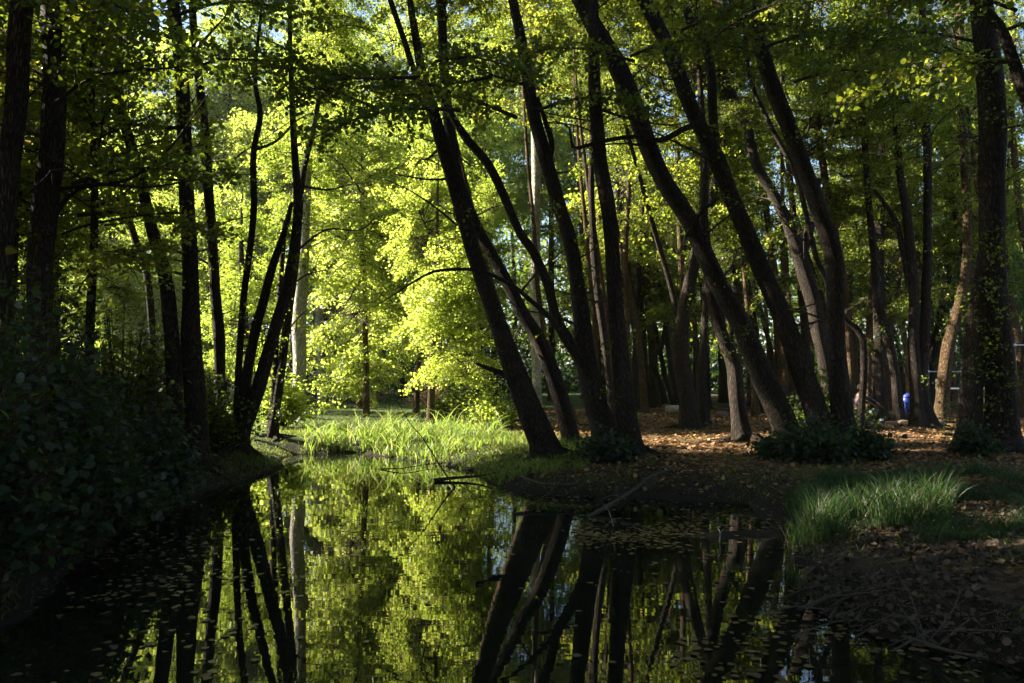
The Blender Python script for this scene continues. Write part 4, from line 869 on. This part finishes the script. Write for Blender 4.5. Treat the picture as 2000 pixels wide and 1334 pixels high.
skin_obj('body', bodyV, bodyE, bodyR, M_skin, per)
skin_obj('shirt', bodyV[0:4]+[(-.08,-.18,.86),(-.08,.18,.86)], [(0,1),(1,2),(2,3),(3,4),(3,5)], [.145,.145,.15,.135,.075,.075], M_shirt, per)
skin_obj('sleeve', [(-.08,-.18,.86),(.16,-.20,.80),(.36,-.15,.685)], [(0,1),(1,2)], [.072,.056,.042], M_sleeve, per)
skin_obj('sleeve', [(-.08,.18,.86),(.10,.22,.72),(.28,.17,.665)], [(0,1),(1,2)], [.072,.056,.042], M_sleeve, per)
skin_obj('trousers', [(-.05,0,.33),(.0,-.10,.32),(.40,-.15,.50),(.20,-.12,.12),(.0,.10,.32),(.38,.16,.46),(.22,.13,.12)], [(0,1),(1,2),(2,3),(0,4),(4,5),(5,6)], [.15,.108,.078,.058,.108,.078,.058], M_trous, per)
hd = blob('head', .085, .075, .115, (-.01, 0, 1.09), M_skin, per, 5, 1.0)
blob('hair', .098, .086, .10, (-.03, 0, 1.13), M_hair, hd, 6, 1.0); bpy.data.objects[-1]
for o in list(hd.children): o.location = (-.022, 0, .035)
blob('nose', .018, .014, .022, (.085, 0, -.01), M_skin, hd, 1, 1.0, 2)
for s in (-1, 1): blob('ear', .018, .01, .028, (-.01, s*.076, -.005), M_skin, hd, 1, 1.0, 2); blob('eye', .008, .010, .007, (.074, s*.028, .018), M_hair, hd, 1, 1.0, 2)
for hx, hy, hz in ((.45,-.13,.62), (.37,.14,.63)):
    hv = [(hx,hy,hz),(hx+.06,hy,hz-.035)]; he = [(0,1)]; hr = [(.03,.02),(.036,.016)]
    for k_ in range(4):
        b0 = len(hv); yy = hy-.03+.02*k_; hv += [(hx+.09,yy,hz-.055),(hx+.12-.004*abs(k_-1.5),yy,hz-.085),(hx+.128,yy,hz-.12+.01*abs(k_-1))]; he += [(1,b0),(b0,b0+1),(b0+1,b0+2)]; hr += [.010,.009,.008]
    b0 = len(hv); s = 1 if hy < 0 else -1; hv += [(hx+.03,hy+s*.035,hz-.03),(hx+.065,hy+s*.05,hz-.06)]; he += [(0,b0),(b0,b0+1)]; hr += [.011,.009]
    skin_obj('hand', hv, he, hr, M_skin, per, 1)
for s, x0 in ((-1, .24), (1, .26)): blob('shoe', .135, .05, .05, (x0, s*.13, .045), M_shoe, per, 7, .85)

# silver car far behind the trunks
M_car = plain('silver_paint', (.55,.58,.62), .3, .4, .05); M_glass = plain('car_glass', (.03,.04,.045), .05, 0, .1); M_tyre = plain('tyre', (.02,.02,.02), .8); M_rim = plain('rim', (.4,.4,.42), .3, .8)
car = empty('parked_car', (SX(1752, 54), 54, .42), 'silver car parked far off behind the right wood', 'car')
def extr(name, prof, y0, y1, m_, parent, inset=0, bev=.04):
    bm = bmesh.new(); A = [bm.verts.new((x_, y0, z_)) for x_, z_ in prof]; B = [bm.verts.new((x_, y1, z_)) for x_, z_ in prof]
    bm.faces.new(A); bm.faces.new(B[::-1]); n_ = len(prof)
    for i in range(n_): bm.faces.new((A[i], B[i], B[(i+1) % n_], A[(i+1) % n_]))
    bmesh.ops.recalc_face_normals(bm, faces=bm.faces[:])
    if bev: bmesh.ops.bevel(bm, geom=bm.edges[:], offset=bev, segments=2, affect='EDGES', profile=.6)
    me = bpy.data.meshes.new(name); bm.to_mesh(me); bm.free(); me.materials.append(m_); return obj(name, me, parent)
extr('body', [(-2.1,.3),(-2.15,.75),(-1.5,.88),(-.95,.93),(1.25,.95),(2.0,.88),(2.1,.6),(2.05,.3)], -.85, .85, M_car, car, bev=.06)
cab = extr('cabin', [(-1.0,.90),(-.35,1.42),(.75,1.45),(1.5,.92)], -.72, .72, M_car, car, bev=.05)
for s in (-1, 1):
    for pr in ([(-.78,.98),(-.30,1.33),(.12,1.36),(.12,.98)], [(.2,.98),(.2,1.36),(.70,1.37),(1.22,.98)]):
        extr('window', pr, s*.715, s*.735, M_glass, cab, bev=0)
    for xw in (-1.3, 1.3):
        wv, wq, _, _ = tube([(xw,s*.70,.31),(xw,s*.78,.31),(xw,s*.87,.31)], [.31,.31,.30], 20, step=1); wh = obj('wheel', mesh_from('wheel', wv, [wq, np.array([np.arange(20)[::-1], np.arange(len(wv)-20, len(wv))])], mats=[M_tyre]), car)
        wv, wq, _, _ = tube([(xw,s*.80,.31),(xw,s*.86,.31),(xw,s*.88,.31)], [.19,.19,.17], 16, step=1); obj('rim', mesh_from('rim', wv, [wq, np.array([np.arange(16)[::-1], np.arange(len(wv)-16, len(wv))])], mats=[M_rim]), wh)
print('objects', len(bpy.data.objects))

# ------------------------------------------------------------------ the sunlit air of the wood
def haze(dens):
    x0, x1, y0, y1, z0, z1 = -100, 100, -20, 100, -1.4, 30
    V = [(a_, b_, c_) for c_ in (z0, z1) for b_ in (y0, y1) for a_ in (x0, x1)]
    me = mesh_from('haze', V, np.array([[0,2,3,1],[4,5,7,6],[0,1,5,4],[2,6,7,3],[0,4,6,2],[1,3,7,5]]))
    m, n, out = mat('haze_air'); v = n.nodes.new('ShaderNodeVolumePrincipled'); v.inputs['Color'].default_value = (.92,.94,.90,1); v.inputs['Density'].default_value = dens; v.inputs['Anisotropy'].default_value = .35
    n.links.new(v.outputs[0], out.inputs['Volume']); me.materials.append(m); tag(obj('haze', me), 'thin hazy air in the wood', 'haze', kind='stuff')
haze(.0003)
